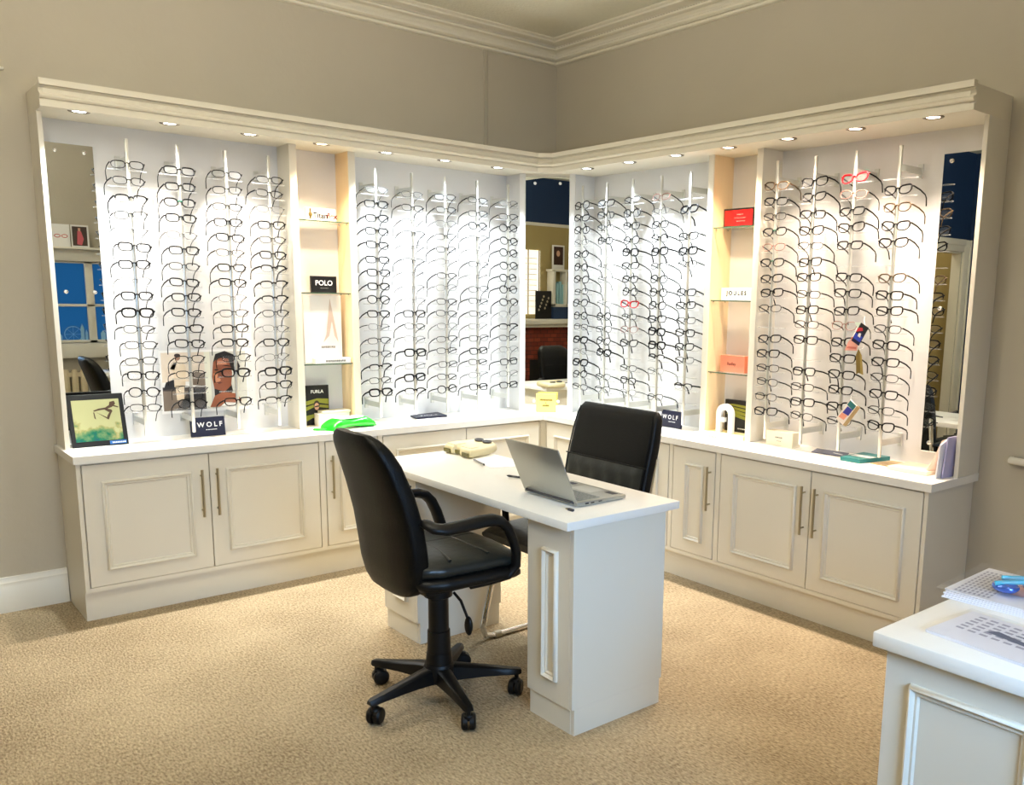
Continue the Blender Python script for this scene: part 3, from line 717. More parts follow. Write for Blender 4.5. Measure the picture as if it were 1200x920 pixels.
# ------------------------------------------------------------------ things on the desk
t = thing('laptop', 'open silver laptop standing on the desk with its screen to the visitor chair', 'laptop', (2.215, -1.65, DZ))
m = MB(); m.box(2.068, 2.368, -1.765, -1.542, DZ+.004, DZ+.018, .004); m.box(2.075, 2.36, -1.75, -1.55, DZ+.0003, DZ+.004); b = m.build('base', M_silver, t)
m = MB()
for r in range(5):
    for k in range(13): m.box(2.088+k*.0203, 2.105+k*.0203, -1.742+r*.0195, -1.726+r*.0195, DZ+.018, DZ+.0192)
m.build('keyboard', M_keys, b)
MB().box(2.165, 2.275, -1.63, -1.56, DZ+.018, DZ+.0185).build('touchpad', mat('touchpad_grey', (196, 196, 190), .3, .3), b)
m = MB(); m.mi = 0; m.box(2.30, 2.345, -1.585, -1.56, DZ+.018, DZ+.0186); m.mi = 1; m.box(2.09, 2.13, -1.59, -1.565, DZ+.018, DZ+.0186); m.build('sticker', [M_dark, M_navycard], b)
m = MB(); m.box(2.3682, 2.3692, -1.73, -1.715, DZ+.008, DZ+.013); m.box(2.3682, 2.3692, -1.705, -1.69, DZ+.008, DZ+.012); m.box(2.3682, 2.3692, -1.67, -1.655, DZ+.009, DZ+.012); m.build('port', M_black, b)
th = math.radians(114)
LF = lambda u, v, w: (u, -1.762+v*math.cos(th)+w*math.sin(th), DZ+.017+v*math.sin(th)-w*math.cos(th))
d = MB().box(2.069, 2.367, .0, .208, -.005, .0, .0022).build('screen_lid', M_silver, t, LF)
MB().box(2.076, 2.360, .012, .2, .0, .0006).build('screen', M_black, d, LF)
m = MB(); m.cyl((2.085, -1.765, DZ+.016), (2.35, -1.765, DZ+.016), .0065, 12); m.build('hinge', M_dark, d)
# cream pupil meter
t = thing('pupil_meter', 'cream plastic pupil-measuring device lying on the far end of the desk', 'device', (1.26, -1.45, DZ))
ca, sa = math.cos(.32), math.sin(.32)
PF = lambda u, v, w: (1.262+u*ca-v*sa, -1.452+u*sa*.3+v*ca*.98, DZ+w)
M_beige = mat('cream_device_plastic', (212, 200, 158), .42)
PF = lambda u, v, w: (1.258+u-v*.30, -1.455+v, DZ+w)
m = MB(); out = [(-.105, -.105), (-.03, -.11), (-.02, -.095), (.02, -.095), (.03, -.11), (.108, -.108), (.118, -.095), (.112, .02), (.085, .09), (.05, .105), (-.05, .105), (-.085, .09), (-.112, .02), (-.115, -.095)]
m.loft([[(PF(u*k, v*k, w)) for u, v in out] for k, w in ((.93, .0005), (.99, .008), (1., .02), (.97, .032), (.90, .038))]); b = m.build('body', M_beige, t, smooth=45)
for a in ((-.022, .022, -.1, -.09), (.05, .10, -.114, -.107), (-.10, -.05, -.114, -.107)): MB().box(*a, .006, .023).build('lens_window', mat('olive_window', (96, 90, 34), .3), b, PF)
for u in (-.03, .035):
    m = MB(); m.lathe([(.016, .036), (.026, .037), (.028, .046), (.024, .047), (.018, .04), (0, .04)], frame=lambda a, b_, h: PF(u+a, .065+b_*.8, h)); m.build('eye_cup', M_dark, b)
m = MB(); m.box(-.1, -.035, -.09, -.02, .0375, .041, .001); m.box(-.02, .085, -.085, -.03, .0375, .0405, .001); m.build('cover_plate', M_beige, b, PF)
m = MB(); m.prism([(1.405, -1.555), (1.630, -1.612), (1.665, -1.455), (1.435, -1.42)], DZ+.0003, DZ+.0012)
tag(m.build('paper_sheet', M_paper, loc=(1.53, -1.51, DZ)), 'blank white sheet of paper beside the cream measuring device', 'paper')
def pen(a, b, label, mt):
    t = thing('pen', label, 'pen', a)
    A, B = Vector(a), Vector(b); d = (B-A)
    MB().tube([A, A+d*.08, A+d*.9], [.0015, .0042, .0042], 8).build('barrel', mt, t); MB().tube([A+d*.9, A+d*.97, B], [.0044, .0044, .002], 8).build('cap', M_dark, t)
pen((1.44, -1.572, DZ+.0058), (1.57, -1.602, DZ+.0058), 'grey pen lying along the edge of the blank paper sheet', mat('grey_pen', (128, 128, 132), .4))
pen((1.80, -1.652, DZ+.0046), (1.92, -1.612, DZ+.0046), 'slim dark pen lying near the back of the laptop', M_dark)
m = MB(); m.box(2.372, 2.398, -1.812, -1.802, DZ+.0002, DZ+.008, .001); 
t = thing('usb_stick', 'tiny dark memory stick lying near the desk front corner', 'memory stick', (2.385, -1.807, DZ)); m.build('case', M_dark, t)
MB().box(2.362, 2.372, -1.811, -1.803, DZ+.0015, DZ+.0065).build('plug', M_nickel, t)
# ------------------------------------------------------------------ papers on the front counter
def rip(u, v, k=0): return .0035*math.sin(u*11+k)+.003*math.sin(v*8+2*k)
def sheet(mb, c, e1, e2, z0, n=14, w1=None, amp=1., k=0):
    g = [[mb.bm.verts.new((c[0]+e1[0]*i/n+e2[0]*j/n, c[1]+e1[1]*i/n+e2[1]*j/n, z0+amp*abs(rip(i/n, j/n, k)))) for j in range(n+1)] for i in range(n+1)]
    for i in range(n):
        for j in range(n): mb._f([g[i][j], g[i+1][j], g[i+1][j+1], g[i][j+1]])
def paper_lines(mb, c, e1, e2, z, us, vs, h=.012):
    for u0, u1 in us:
        for v in vs:
            P = lambda a, b: (c[0]+e1[0]*a+e2[0]*b, c[1]+e1[1]*a+e2[1]*b, z)
            mb._f([mb.bm.verts.new(P(a, b)) for a, b in ((u0, v), (u1, v), (u1, v+h), (u0, v+h))])
c1, e11, e12 = (3.598, -1.640), (.215, .01), (-.02, .262)
t = thing('paper_stack', 'thick sheaf of printed papers in clear wrap, blue glasses on top', 'papers', (3.7, -1.5, DZ))
m = MB()
for k in range(5): m.prism([(c1[0]+.004*(k % 2), c1[1]+.003*k), (c1[0]+e11[0], c1[1]+e11[1]), (c1[0]+e11[0]+e12[0], c1[1]+e12[1]), (c1[0]+e12[0]+.003*k, c1[1]+e12[1])], DZ+.0005+.004*k, DZ+.0038+.004*k)
b = m.build('sheets', mat('printed_paper', (244, 243, 250), .6), t)
m = MB(); paper_lines(m, c1, e11, e12, DZ+.0212, [(.10+.052*i, .126+.052*i) for i in range(8)], [.06+.075*j for j in range(11)], .05)
m.build('print', mat('pale_print', (176, 174, 190), .7), b, recalc=False)
m = MB(); paper_lines(m, c1, e11, e12, DZ+.0216, [(.56, .76)], [.32], .42); m.build('pink_panel', mat('pink_panel', (236, 190, 190), .6), b, recalc=False)
m = MB(); sheet(m, (c1[0]-.012, c1[1]-.01), (.245, .012), (-.022, .285), DZ+.0222, amp=.9); m.build('wrap', M_sleeve, t, recalc=False)
t = thing('blue_glasses', 'blue-lensed wraparound glasses in a clear bag on the thick paper sheaf', 'glasses', (3.775, -1.545, DZ+.03))
m = MB()
for dx in (0, .062):
    m.ball((3.745-.032+dx*.8, -1.56+dx*.9, DZ+.040), .034, (.95, .8, .42), 18, 10)
m.build('lens', mat('blue_mirror_lens', (70, 110, 200), .12, .5, coat=.5), t)
m = MB(); m.tube([(3.690, -1.53, DZ+.05), (3.758, -1.47, DZ+.052), (3.828, -1.43, DZ+.045)], .006, 8); m.tube([(3.698, -1.585, DZ+.05), (3.748, -1.55, DZ+.058), (3.798, -1.47, DZ+.052), (3.818, -1.44, DZ+.045)], .006, 8)
m.build('frame', mat('turquoise_frame', (80, 190, 220), .25), t)
m = MB(); sheet(m, (3.703, -1.615), (.13, .0), (.02, .20), DZ+.058, 10, amp=2.4, k=1); m.build('bag', M_sleeve, t, recalc=False)
c2, e21, e22 = (3.69, -1.885), (.30, -.03), (.012, .19)
t = thing('paper_folder', 'flat clear sleeve of printed papers near the counter front edge', 'papers', (3.8, -1.8, DZ))
m = MB()
for k in range(2): m.prism([(c2[0], c2[1]), (c2[0]+e21[0], c2[1]+e21[1]), (c2[0]+e21[0]+e22[0], c2[1]+e21[1]+e22[1]), (c2[0]+e22[0], c2[1]+e22[1])], DZ+.0005+.0035*k, DZ+.0035+.0035*k)
b = m.build('sheets', MATS['printed_paper'], t)
m = MB(); paper_lines(m, c2, e21, e22, DZ+.0074, [(.1+.09*i, .16+.09*i) for i in range(9)], [.35+.1*j for j in range(6)], .05); m.build('print', MATS['pale_print'], b, recalc=False)
m = MB(); P = lambda a, b_: (c2[0]+e21[0]*a+e22[0]*b_, c2[1]+e21[1]*a+e22[1]*b_, DZ+.0078)
for q_ in ([(.28, .50), (.34, .62), (.80, .46), (.79, .40)], [(.78, .48), (.98, .50), (.98, .72), (.84, .66)], [(.45, .66), (.85, .60), (.85, .615), (.45, .675)]): m._f([m.bm.verts.new(P(*z_)) for z_ in q_])
m.build('dark_strip', mat('blue_grey_print', (84, 92, 120), .5), b, recalc=False)
m = MB(); sheet(m, (c2[0]-.01, c2[1]-.008), (.325, -.033), (.013, .21), DZ+.0082, amp=.5, k=2); m.build('sleeve', M_sleeve, t, recalc=False)
# ------------------------------------------------------------------ signs, boxes and cards on the display units
def panel(name, label, cat, f, s0, s1, d0, d1, z0, z1, mt, texts=(), group=None, lean=0., bev=.0012, extra=None):
    """upright card or box standing at z0; texts: (body,size,ds,dz,material,bold,kw)"""
    c = Vector(f((s0+s1)/2, (d0+d1)/2, z0)); t = thing(name, label, cat, c, group)
    fl = lambda s, d, z: f(s, d-lean*(z-z0), z)
    b = MB().box(s0, s1, d0, d1, z0, z1, bev, 1).build('board', mt, t, fl)
    sg = -1 if f is SL else 1
    for body, size, ds, dz, tm, bold in texts:
        MB().text(body, size, lambda u, v, w: fl((s0+s1)/2+ds+sg*u, d1+.0006, (z0+z1)/2+dz+v), bold=bold).build('lettering', tm, b, recalc=False, smooth=0)
    if extra: extra(t, b, fl, sg)
    return t
def strokes(rows, d, sg, c, mt, nm='lettering'):
    """illegible small print as short dark strokes"""
    def go(t, b, fl, sg_):
        m = MB(); rr = random.Random(3)
        for z, s0, s1, h in rows:
            s = s0
            while s < s1-.004:
                w = rr.uniform(.003, .008); m.box(s, min(s+w, s1), d, d+.0006, z-h/2*rr.uniform(.6, 1), z+h/2); s += w+.0022
        m.build(nm, mt, b, fl)
    return go
panel('brand_sign', 'small dark navy WOLF sign under the poster', 'sign', SL, 2.165, 2.325, .125, .137, ZT, ZT+.092, M_navycard, [('W O L F', .032, -.009, .010, M_whiteink, .0008)], lean=.12, extra=strokes([(ZT+.032, 2.205, 2.262, .004)], .1372, -1, None, M_whiteink))
panel('brand_sign', 'dark navy WOLF sign behind the visitor chair backrest', 'sign', SR, 1.145, 1.302, .135, .147, ZT, ZT+.092, M_navycard, [('W O L F', .032, -.009, .010, M_whiteink, .0008)], lean=.12, extra=strokes([(ZT+.032, 1.205, 1.262, .004)], .1472, 1, None, M_whiteink))
m = MB(); m.prism([(.062, -1.105), (.172, -1.127), (.178, -.93), (.02, -.90)], ZT, ZT+.010)
t = thing('flat_card', 'dark navy WOLF sign lying flat on the worktop', 'sign', (.11, -1.02, ZT)); b = m.build('board', M_navycard, t)
MB().text('WOLF', .045, lambda u, v, w: (.125-v, -1.02+u, ZT+.0105)).build('lettering', M_whiteink, b, recalc=False, smooth=0)
# framed seascape with a leaping surfer
def seascape(t, b, fl, sg):
    m_ = bpy.data.materials.new('seascape_print'); m_.use_nodes = True; nt = m_.node_tree; bb = nt.nodes['Principled BSDF']; L = nt.links.new
    tc = nt.nodes.new('ShaderNodeTexCoord'); sx = nt.nodes.new('ShaderNodeSeparateXYZ'); L(tc.outputs['Object'], sx.inputs[0])
    n = nt.nodes.new('ShaderNodeTexNoise'); n.inputs['Scale'].default_value = 22; n.inputs['Detail'].default_value = 6; L(tc.outputs['Object'], n.inputs['Vector'])
    a = nt.nodes.new('ShaderNodeMath'); a.operation = 'MULTIPLY_ADD'; a.inputs[1].default_value = 4.6; L(sx.outputs['Z'], a.inputs[0]); L(n.outputs['Fac'], a.inputs[2])
    r = nt.nodes.new('ShaderNodeValToRGB'); e = r.color_ramp.elements; e[0].position = .48; e[0].color = lin((22, 70, 96))+(1,); e[1].position = 1.6/1.7; e[1].color = lin((172, 172, 126))+(1,)
    for p_, c_ in ((.62, (26, 104, 78)), (.78, (104, 132, 88)), (.86, (150, 148, 96))): q_ = e.new(p_); q_.color = lin(c_)+(1,)
    L(a.outputs[0], r.inputs[0]); L(r.outputs[0], bb.inputs['Base Color']); bb.inputs['Roughness'].default_value = .25
    MB().box(2.622, 2.812, .159, .1606, ZT+.024, ZT+.205).build('print', m_, b, fl)
    m = MB(); F = lambda u, v, w: fl(2.812-u*.19, .1612+w, ZT+.024+v*.181)
    for pts in ([(.80, .93), (.90, .95), (.92, .88), (.84, .80), (.72, .76), (.70, .80), (.78, .85)], [(.72, .80), (.55, .78), (.44, .74), (.44, .71), (.58, .74), (.72, .75)], [(.70, .78), (.82, .74), (.84, .70), (.76, .68), (.68, .74)],
                [(.78, .69), (.72, .60), (.70, .52), (.74, .50), (.80, .64), (.84, .70)], [(.48, .70), (.72, .55), (.74, .52), (.70, .53)], [(.86, .86), (.98, .80), (.97, .78), (.86, .82)], [(.45, .70), (.47, .52), (.44, .55), (.43, .69)]):
        m.flat(pts, 0, F)
    m.build('surfer_figure', mat('surfer_brown', (70, 48, 24), .5), b, recalc=False)
    m = MB(); m.box(2.612, 2.68, .1606, .163, ZT+.006, ZT+.021); o = m.build('blue_label', mat('blue_label', (40, 104, 176), .4), b, fl)
    m = MB()
    for k in range(8): m.box(2.616+.007*k, 2.621+.007*k, .163, .1634, ZT+.010, ZT+.016)
    m.build('label_print', M_whiteink, o, fl)
panel('framed_picture', 'black framed seascape picture with leaping figure, leaning before the mirror', 'picture', SL, 2.603, 2.828, .145, .159, ZT, ZT+.228, M_black, lean=.28, extra=seascape)
# two-photo poster behind the second and third rods
def poster_art(t, b, fl, sg):
    F = lambda u, v, w: fl(2.42-u*.41, .0316+w*2, .85+v*.295)
    def pc(nm, rgb, polys, w):
        m = MB()
        for p in polys: m.flat(p, w, F)
        m.build(nm, mat('poster_'+nm, rgb, .5), b, recalc=False)
    pc('street_sky', (228, 214, 196), [[(.02, .5), (.5, .5), (.5, .98), (.02, .98)]], 0)
    pc('street_dark', (62, 54, 48), [[(.02, .03), (.5, .03), (.5, .40), (.02, .42)]], .0001)
    pc('street_mid', (120, 106, 92), [[(.02, .03), (.16, .03), (.30, .34), (.02, .36)], [(.33, .44), (.5, .42), (.5, .62), (.40, .66), (.33, .6)]], .0002)
    pc('car', (24, 22, 22), [[(.03, .38), (.06, .50), (.14, .54), (.24, .50), (.27, .40)], [(.30, .2), (.48, .2), (.48, .38), (.30, .36)], [(.22, .05), (.30, .05), (.32, .22), (.24, .24)]], .0003)
    pc('white_jumper', (222, 204, 178), [[(.15, .42), (.27, .42), (.29, .72), (.27, .83), (.15, .82), (.11, .72), (.15, .66)], [(.11, .72), (.19, .90), (.21, .88), (.16, .70)], [(.17, .2), (.25, .2), (.26, .44), (.16, .44)]], .0004)
    pc('small_face', (150, 104, 76), [[(.20+.03*math.cos(k*PI/7), .90+.05*math.sin(k*PI/7)) for k in range(14)]], .0005)
    pc('hair', (50, 36, 28), [[(.20+.034*math.cos(k*PI/7), .935+.03*math.sin(k*PI/7)) for k in range(14)]], .0006)
    pc('gap', (226, 226, 208), [[(.5, .03), (.565, .03), (.565, .98), (.5, .98)]], .0001)
    pc('portrait_ground', (200, 200, 190), [[(.565, .03), (.99, .03), (.99, .98), (.565, .98)]], .0001)
    pc('portrait_hair', (22, 18, 18), [[(.60, .80), (.63, .94), (.74, .99), (.86, .92), (.92, .72), (.88, .64), (.80, .70)], [(.60, .38), (.60, .22), (.72, .16), (.82, .30), (.80, .46)]], .0002)
    pc('portrait_face', (138, 78, 52), [[(.60, .36), (.58, .56), (.60, .80), (.66, .88), (.78, .86), (.82, .62), (.80, .40), (.72, .30)]], .0003)
    pc('cheek_light', (196, 134, 100), [[(.60, .52), (.60, .62), (.65, .60), (.68, .50), (.64, .44)]], .0004); pc('forehead_light', (186, 124, 92), [[(.64, .76), (.66, .83), (.75, .82), (.76, .76)]], .0004)
    pc('eye', (30, 20, 18), [[(.605, .675), (.63, .69), (.655, .685), (.66, .67), (.63, .66)]], .0005)
    pc('eye', (30, 20, 18), [[(.71, .685), (.74, .70), (.78, .695), (.785, .68), (.745, .67)]], .0005)
    pc('brow', (34, 22, 18), [[(.70, .735), (.75, .75), (.80, .735), (.80, .722), (.75, .732)]], .0005)
    pc('mouth', (96, 44, 36), [[(.62, .465), (.66, .475), (.70, .46), (.66, .435)]], .0005)
    pc('nose_shade', (112, 62, 42), [[(.665, .66), (.69, .66), (.70, .56), (.68, .535), (.64, .54)]], .0005)
    pc('portrait_hand', (152, 88, 58), [[(.54, .05), (.60, .24), (.70, .30), (.86, .26), (.92, .14), (.80, .05)]], .0006)
    pc('portrait_cuff', (236, 236, 232), [[(.64, .03), (.72, .12), (.86, .10), (.95, .03)]], .0007)
panel('poster', 'poster with two photographs of people, behind rods two and three', 'poster', SL, 2.01, 2.42, .0295, .0312, .845, 1.15, M_paper, bev=0, extra=poster_art)
# niche beside the poster bay
def titan(t, b, fl, sg):
    MB().text('Titan', .038, lambda u, v, w: fl(1.664-u, .1006, 1.828+v), cx=False, bold=.0012).build('lettering', M_jet, b, recalc=False, smooth=0)
    MB().text('flex', .038, lambda u, v, w: fl(1.588-u, .1006, 1.828+v), cx=False, bold=.0012).build('lettering', mat('rust_ink', (96, 20, 10), .6), b, recalc=False, smooth=0)
    m = MB(); m.box(1.672, 1.682, .1, .1015, 1.81, 1.862); m.ball((1.677, .102, 1.832), .011, (1, .2, 1.2), 10, 6); m.build('emblem', mat('olive_gold', (90, 76, 30), .5), b, fl)
panel('brand_sign', 'white sign with grey and rust lettering on the top glass shelf', 'sign', SL, 1.54, 1.70, .088, .1, 1.80, 1.866, M_paper, extra=titan)
panel('brand_sign', 'black POLO sign on the glass shelf above the white poster', 'sign', SL, 1.552, 1.692, .098, .112, 1.437, 1.522, M_black, [('POLO', .036, 0, .006, M_whiteink, .0004)], extra=strokes([(1.460, 1.60, 1.645, .004)], .1122, -1, None, M_ink))
def spire(t, b, fl, sg):
    m = MB(); F = lambda u, v, w: fl(1.728-u*.208, .0871+w, 1.072+v*.35)
    m.flat([(.70, .96), (.58, .42), (.50, .30), (.66, .40), (.74, .62), (.80, .40), (.90, .30), (.86, .44)], 0, F); m.build('printed_spire', mat('pale_taupe', (206, 190, 180), .6), b, recalc=False)
    strokes([(1.152, 1.56, 1.64, .012)], .0866, sg, None, M_ink)(t, b, fl, sg)
panel('poster_card', 'tall white card with pale spire print on the third glass shelf', 'card', SL, 1.52, 1.728, .084, .0866, 1.0705, 1.422, M_paper, extra=spire)
panel('flat_box', 'low white lettered box in front of the tall white card', 'box', SL, 1.505, 1.70, .115, .155, 1.0705, 1.098, M_paper, extra=strokes([(1.083, 1.535, 1.645, .010)], .1552, -1, None, M_ink))
def furla(t, b, fl, sg):
    F = lambda u, v, w: fl(1.725-u*.13, .0626+w*2, ZT+v*.215)
    M_y = mat('lime_band', (140, 142, 44), .5)
    m = MB()
    for pts in ([(.02, .50), (.5, .56), (.98, .50), (.98, .64), (.5, .66), (.02, .60)], [(.02, .36), (.4, .46), (.98, .40), (.98, .47), (.4, .52), (.02, .46)], [(.02, .10), (.3, .18), (.98, .08), (.98, .24), (.4, .28), (.02, .24)]): m.flat(pts, 0, F)
    m.build('lime_pattern', M_y, b, recalc=False)
    m = MB(); m.flat([(.47+.10*math.cos(k*PI/8), .46+.09*math.sin(k*PI/8)) for k in range(16)], .0004, F); m.build('face', MATS['photo_skin'], b, recalc=False)
    m = MB(); m.flat([(.47+.13*math.cos(k*PI/8), .50+.11*math.sin(k*PI/8)) for k in range(16)], .0002, F); m.flat([(.38, .47), (.56, .49), (.56, .45), (.38, .44)], .0006, F); m.build('hair', MATS['poster_hair'], b, recalc=False)
panel('showcard', 'black and lime FURLA showcard in the niche behind the green wipes', 'card', SL, 1.594, 1.725, .05, .062, ZT, ZT+.212, M_black, [('FURLA', .024, 0, .072, M_whiteink, .0004)], extra=furla)
t = thing('white_carton', 'plain white carton in the niche behind the green wipes packet', 'box', SL(1.60, .1, ZT))
MB().box(1.515, 1.685, .075, .14, ZT, ZT+.066, .002).build('carton', M_paper, t, SL)
MB().box(1.51, 1.665, .073, .142, ZT+.066, ZT+.080, .002).build('lid', mat('ivory_card', (238, 232, 208), .6), t, SL)
# wet wipes packet
t = thing('wipes_packet', 'bright green packet of wet wipes on the worktop behind the office chair', 'packet', (.235, -1.58, ZT))
M_green = mat('bright_green_film', (18, 196, 28), .22, coat=.4, bump=.15, bscale=40)
R = []
for i in range(31):
    u = i/30; x = -.135+.27*u; e = min(1, min(u, 1-u)*5.2); e = e**.5
    hh = .003+.032*e*(1-.34*math.sin(PI*u)**2); hw = .055*(.82+.18*abs(math.cos(PI*u)))
    R.append([(x, yy*(1+.06*math.sin(9*u)), .0305*e*.9+.004+zz-.006*math.sin(PI*u)*(zz > 0)) for yy, zz in sup(20, hw, hh, 2.6)])
WF = lambda x, y, z: (.262+y*.92-x*.22, -1.58+x*1.0+y*.28, ZT+z)
b = MB().loft(R).build('film_pack', M_green, t, WF, smooth=60)
m = MB(); m.box(-.075, .075, -.032, .03, .052, .060, .003); m.build('flap', M_paper, b, WF)
m = MB(); m.box(-.02, .05, -.0325, -.0318, .053, .058); m.build('flap_print', mat('teal_print', (90, 150, 150), .5), b, WF)
m = MB(); m.prism([(-.135, -.04), (-.165, -.055), (-.185, -.04), (-.165, -.02), (-.13, .0)], .004, .012); m.build('crimped_end', M_green, b, WF)
# yellow sign before the corner mirror
t = thing('yellow_sign', 'small yellow lettered sign standing before the corner mirror', 'sign', DG(0.008, .05, ZT))
b = MB().box(-.055, .068, .044, .054, ZT, ZT+.116, .001, 1).build('board', mat('pale_yellow', (236, 214, 112), .5), t, DG)
m = MB(); rr = random.Random(5)
for z, w, h in ((ZT+.078, .038, .012), (ZT+.06, .004, .008), (ZT+.043, .020, .011)):
    s = .006-w
    while s < .006+w-.003:
        k = rr.uniform(.004, .007); m.box(s, s+k, .054, .0546, z-h/2, z+h/2*rr.uniform(.6, 1)); s += k+.0015
m.build('lettering', mat('brown_ink', (110, 84, 24), .6), b, DG)
# niche beside the swing-tag bay
def red_(t, b, fl, sg):
    o = MB().box(1.522, 1.70, .102, .1035, 1.81, 1.884).build('red_face', mat('signal_red', (226, 12, 14), .35), b, fl)
    strokes([(1.862, 1.60, 1.64, .005), (1.846, 1.585, 1.665, .003), (1.830, 1.60, 1.66, .004)], .1035, 1, None, mat('faint_pink', (240, 110, 105), .5))(t, o, fl, sg)
panel('brand_sign', 'bright red sign with black border on the top glass shelf', 'sign', SR, 1.512, 1.710, .088, .102, 1.80, 1.894, M_black, extra=red_)
panel('brand_sign', 'white JOULES sign on the middle glass shelf', 'sign', SR, 1.515, 1.712, .088, .102, 1.437, 1.5, M_paper, [('J O U L E S', .028, .004, .004, M_jet, .0012)])
panel('brand_box', 'coral pink Radley box on the lowest glass shelf', 'box', SR, 1.528, 1.692, .06, .102, 1.07, 1.156, mat('coral_card', (240, 140, 112), .5), [('Radley', .022, -.005, 0, mat('dark_coral', (96, 30, 20), .5), .0003)])
def lime(t, b, fl, sg):
    F = lambda u, v, w: fl(1.548+u*.18, .0726+w, ZT+.02+v*.165); m = MB()
    for k in range(4): m.flat([(.05, .55+.1*k), (.98, .38+.13*k), (.98, .47+.13*k), (.3, .62+.09*k)], 0, F)
    m.build('lime_pattern', MATS['lime_band'], b, recalc=False)
    strokes([(ZT+.04, 1.64, 1.70, .006)], .0728, 1, None, M_whiteink)(t, b, fl, sg)
panel('showcard', 'black and lime card behind the white arch sign', 'card', SR, 1.548, 1.73, .05, .072, ZT+.0215, ZT+.187, M_black, extra=lime)
t = thing('carton', 'low white FURLA box lying under the white arch sign', 'box', SR(1.62, .2, ZT))
b = MB().box(1.50, 1.762, .03, .25, ZT, ZT+.020, .002).build('carton', mat('cream_carton', (240, 228, 170), .5), t, SR)
MB().box(1.4985, 1.7635, .172, .2525, ZT+.0002, ZT+.0208, .001).build('sleeve', M_paper, b, SR)
MB().text('FURLA', .018, lambda u, v, w: SR(1.63+u, .2532, ZT+.0105+v)).build('lettering', M_ink, b, recalc=False, smooth=0)
t = thing('arch_sign', 'white arch-shaped letter sign standing in the niche', 'sign', SR(1.605, .13, ZT+.0205))
out = [(-.055, 0), (-.055, .098)]+[(-.055*math.cos(k*PI/12), .098+.052*math.sin(k*PI/12)) for k in range(1, 12)]+[(.055, .098), (.055, 0), (.026, 0), (.026, .092)]+[(.026*math.cos(k*PI/8), .092+.028*math.sin(k*PI/8)) for k in range(1, 8)]+[(-.026, .092), (-.026, .078), (0, .078), (0, .055), (-.026, .055), (-.026, 0)]
m = MB(); m.prism(out, .122, .142, lambda u, v, w: SR(1.605+u, w, ZT+.0206+v)); m.build('arch', M_whiteink, t)
panel('spectacle_box', 'cream lettered box standing below the first rod by the niche', 'box', SR, 1.89, 2.047, .085, .15, ZT, ZT+.072, mat('cream_card', (238, 228, 200), .5), extra=strokes([(ZT+.042, 1.945, 1.99, .008), (ZT+.025, 1.955, 1.98, .003)], .1502, 1, None, M_ink))
# papers in front of the second WOLF sign
t = thing('paper_sheet', 'two white sheets overlapping on the worktop before the WOLF sign', 'paper', (1.33, -.24, ZT))
m = MB(); m.prism([(1.20, -.20), (1.30, -.165), (1.46, -.31), (1.39, -.385), (1.30, -.36)], ZT+.0003, ZT+.0015); b = m.build('sheet', M_paper, t)
m = MB(); m.bm.verts.ensure_lookup_table(); m.prism([(1.22, -.22), (1.31, -.18), (1.42, -.30), (1.33, -.34)], ZT+.0018, ZT+.003); m.build('sheet', M_paper, t)
m = MB(); m.flat([(1.25, -.225), (1.28, -.21), (1.30, -.235), (1.27, -.25)], ZT+.0033, lambda u, v, w: (u, v, w)); m.flat([(1.33, -.27), (1.345, -.262), (1.355, -.28), (1.34, -.288)], ZT+.0033, lambda u, v, w: (u, v, w)); m.build('print', mat('grey_print', (186, 186, 190), .6), b, recalc=False)
# leaflets and pouches under the swing-tag bay
m = MB(); m.prism([(2.13, -.06), (2.30, -.05), (2.345, -.15), (2.17, -.165)], ZT, ZT+.004)
t = thing('leaflet', 'grey leaflet lying on the worktop beside the teal booklet', 'leaflet', (2.24, -.1, ZT)); b = m.build('leaflet', mat('slate_leaflet', (88, 90, 112), .35), t)
m = MB(); m.flat([(2.25, -.10), (2.31, -.115), (2.315, -.13), (2.255, -.115)], ZT+.0043, lambda u, v, w: (u, v, w)); m.build('print', M_paper, b, recalc=False)
t = thing('booklet', 'teal booklet with white band lying on the worktop', 'booklet', (2.42, -.15, ZT))
m = MB(); m.prism([(2.375, -.235), (2.475, -.235), (2.51, -.045), (2.37, -.04)], ZT, ZT+.018); b = m.build('cover', mat('teal_cover', (34, 122, 122), .35), t)
m = MB(); m.flat([(2.385, -.17), (2.485, -.17), (2.49, -.12), (2.38, -.12)], ZT+.0184, lambda u, v, w: (u, v, w)); m.build('white_band', M_paper, b, recalc=False)
m = MB(); m.prism([(2.50, -.19), (2.60, -.19), (2.64, -.06), (2.53, -.06)], ZT, ZT+.004)
tag(m.build('leaflet', mat('tan_leaflet', (214, 186, 140), .6), loc=(2.57, -.12, ZT)), 'tan leaflet lying between the teal booklet and cream pouch', 'leaflet')
t = thing('flat_pouch', 'cream flat pouch lying on the worktop near the brochures', 'pouch', (2.66, -.2, ZT))
m = MB(); m.loft([[(2.60+(.02+.18*u)+a*(1), -.165+b_, ZT+.010+c) for a, b_, c in [(.0, -.09, -.009), (.0, .09, -.009), (0, .085, .006), (0, -.085, .006)]] for u in (0, .1, .5, .9, 1)]); m.build('pouch', mat('cream_felt', (238, 218, 196), .7), t)
t = thing('spectacle_pouch', 'pale pink curled spectacle pouch leaning by the standing brochures', 'pouch', (2.80, -.15, ZT))
R = []
for i in range(17):
    u = i/16; R.append([(2.775+.05*u+yy*.15, -.175+.02*u+yy, ZT+.006+.115*u*u+zz+.02*u) for yy, zz in sup(14, .045*(.6+.4*math.sin(PI*min(.9, .2+u*.7))), .008+.02*math.sin(PI*u), 2.4)])
b = MB().loft(R).build('pouch', mat('pale_pink_felt', (240, 212, 196), .7), t, smooth=60)
m = MB()
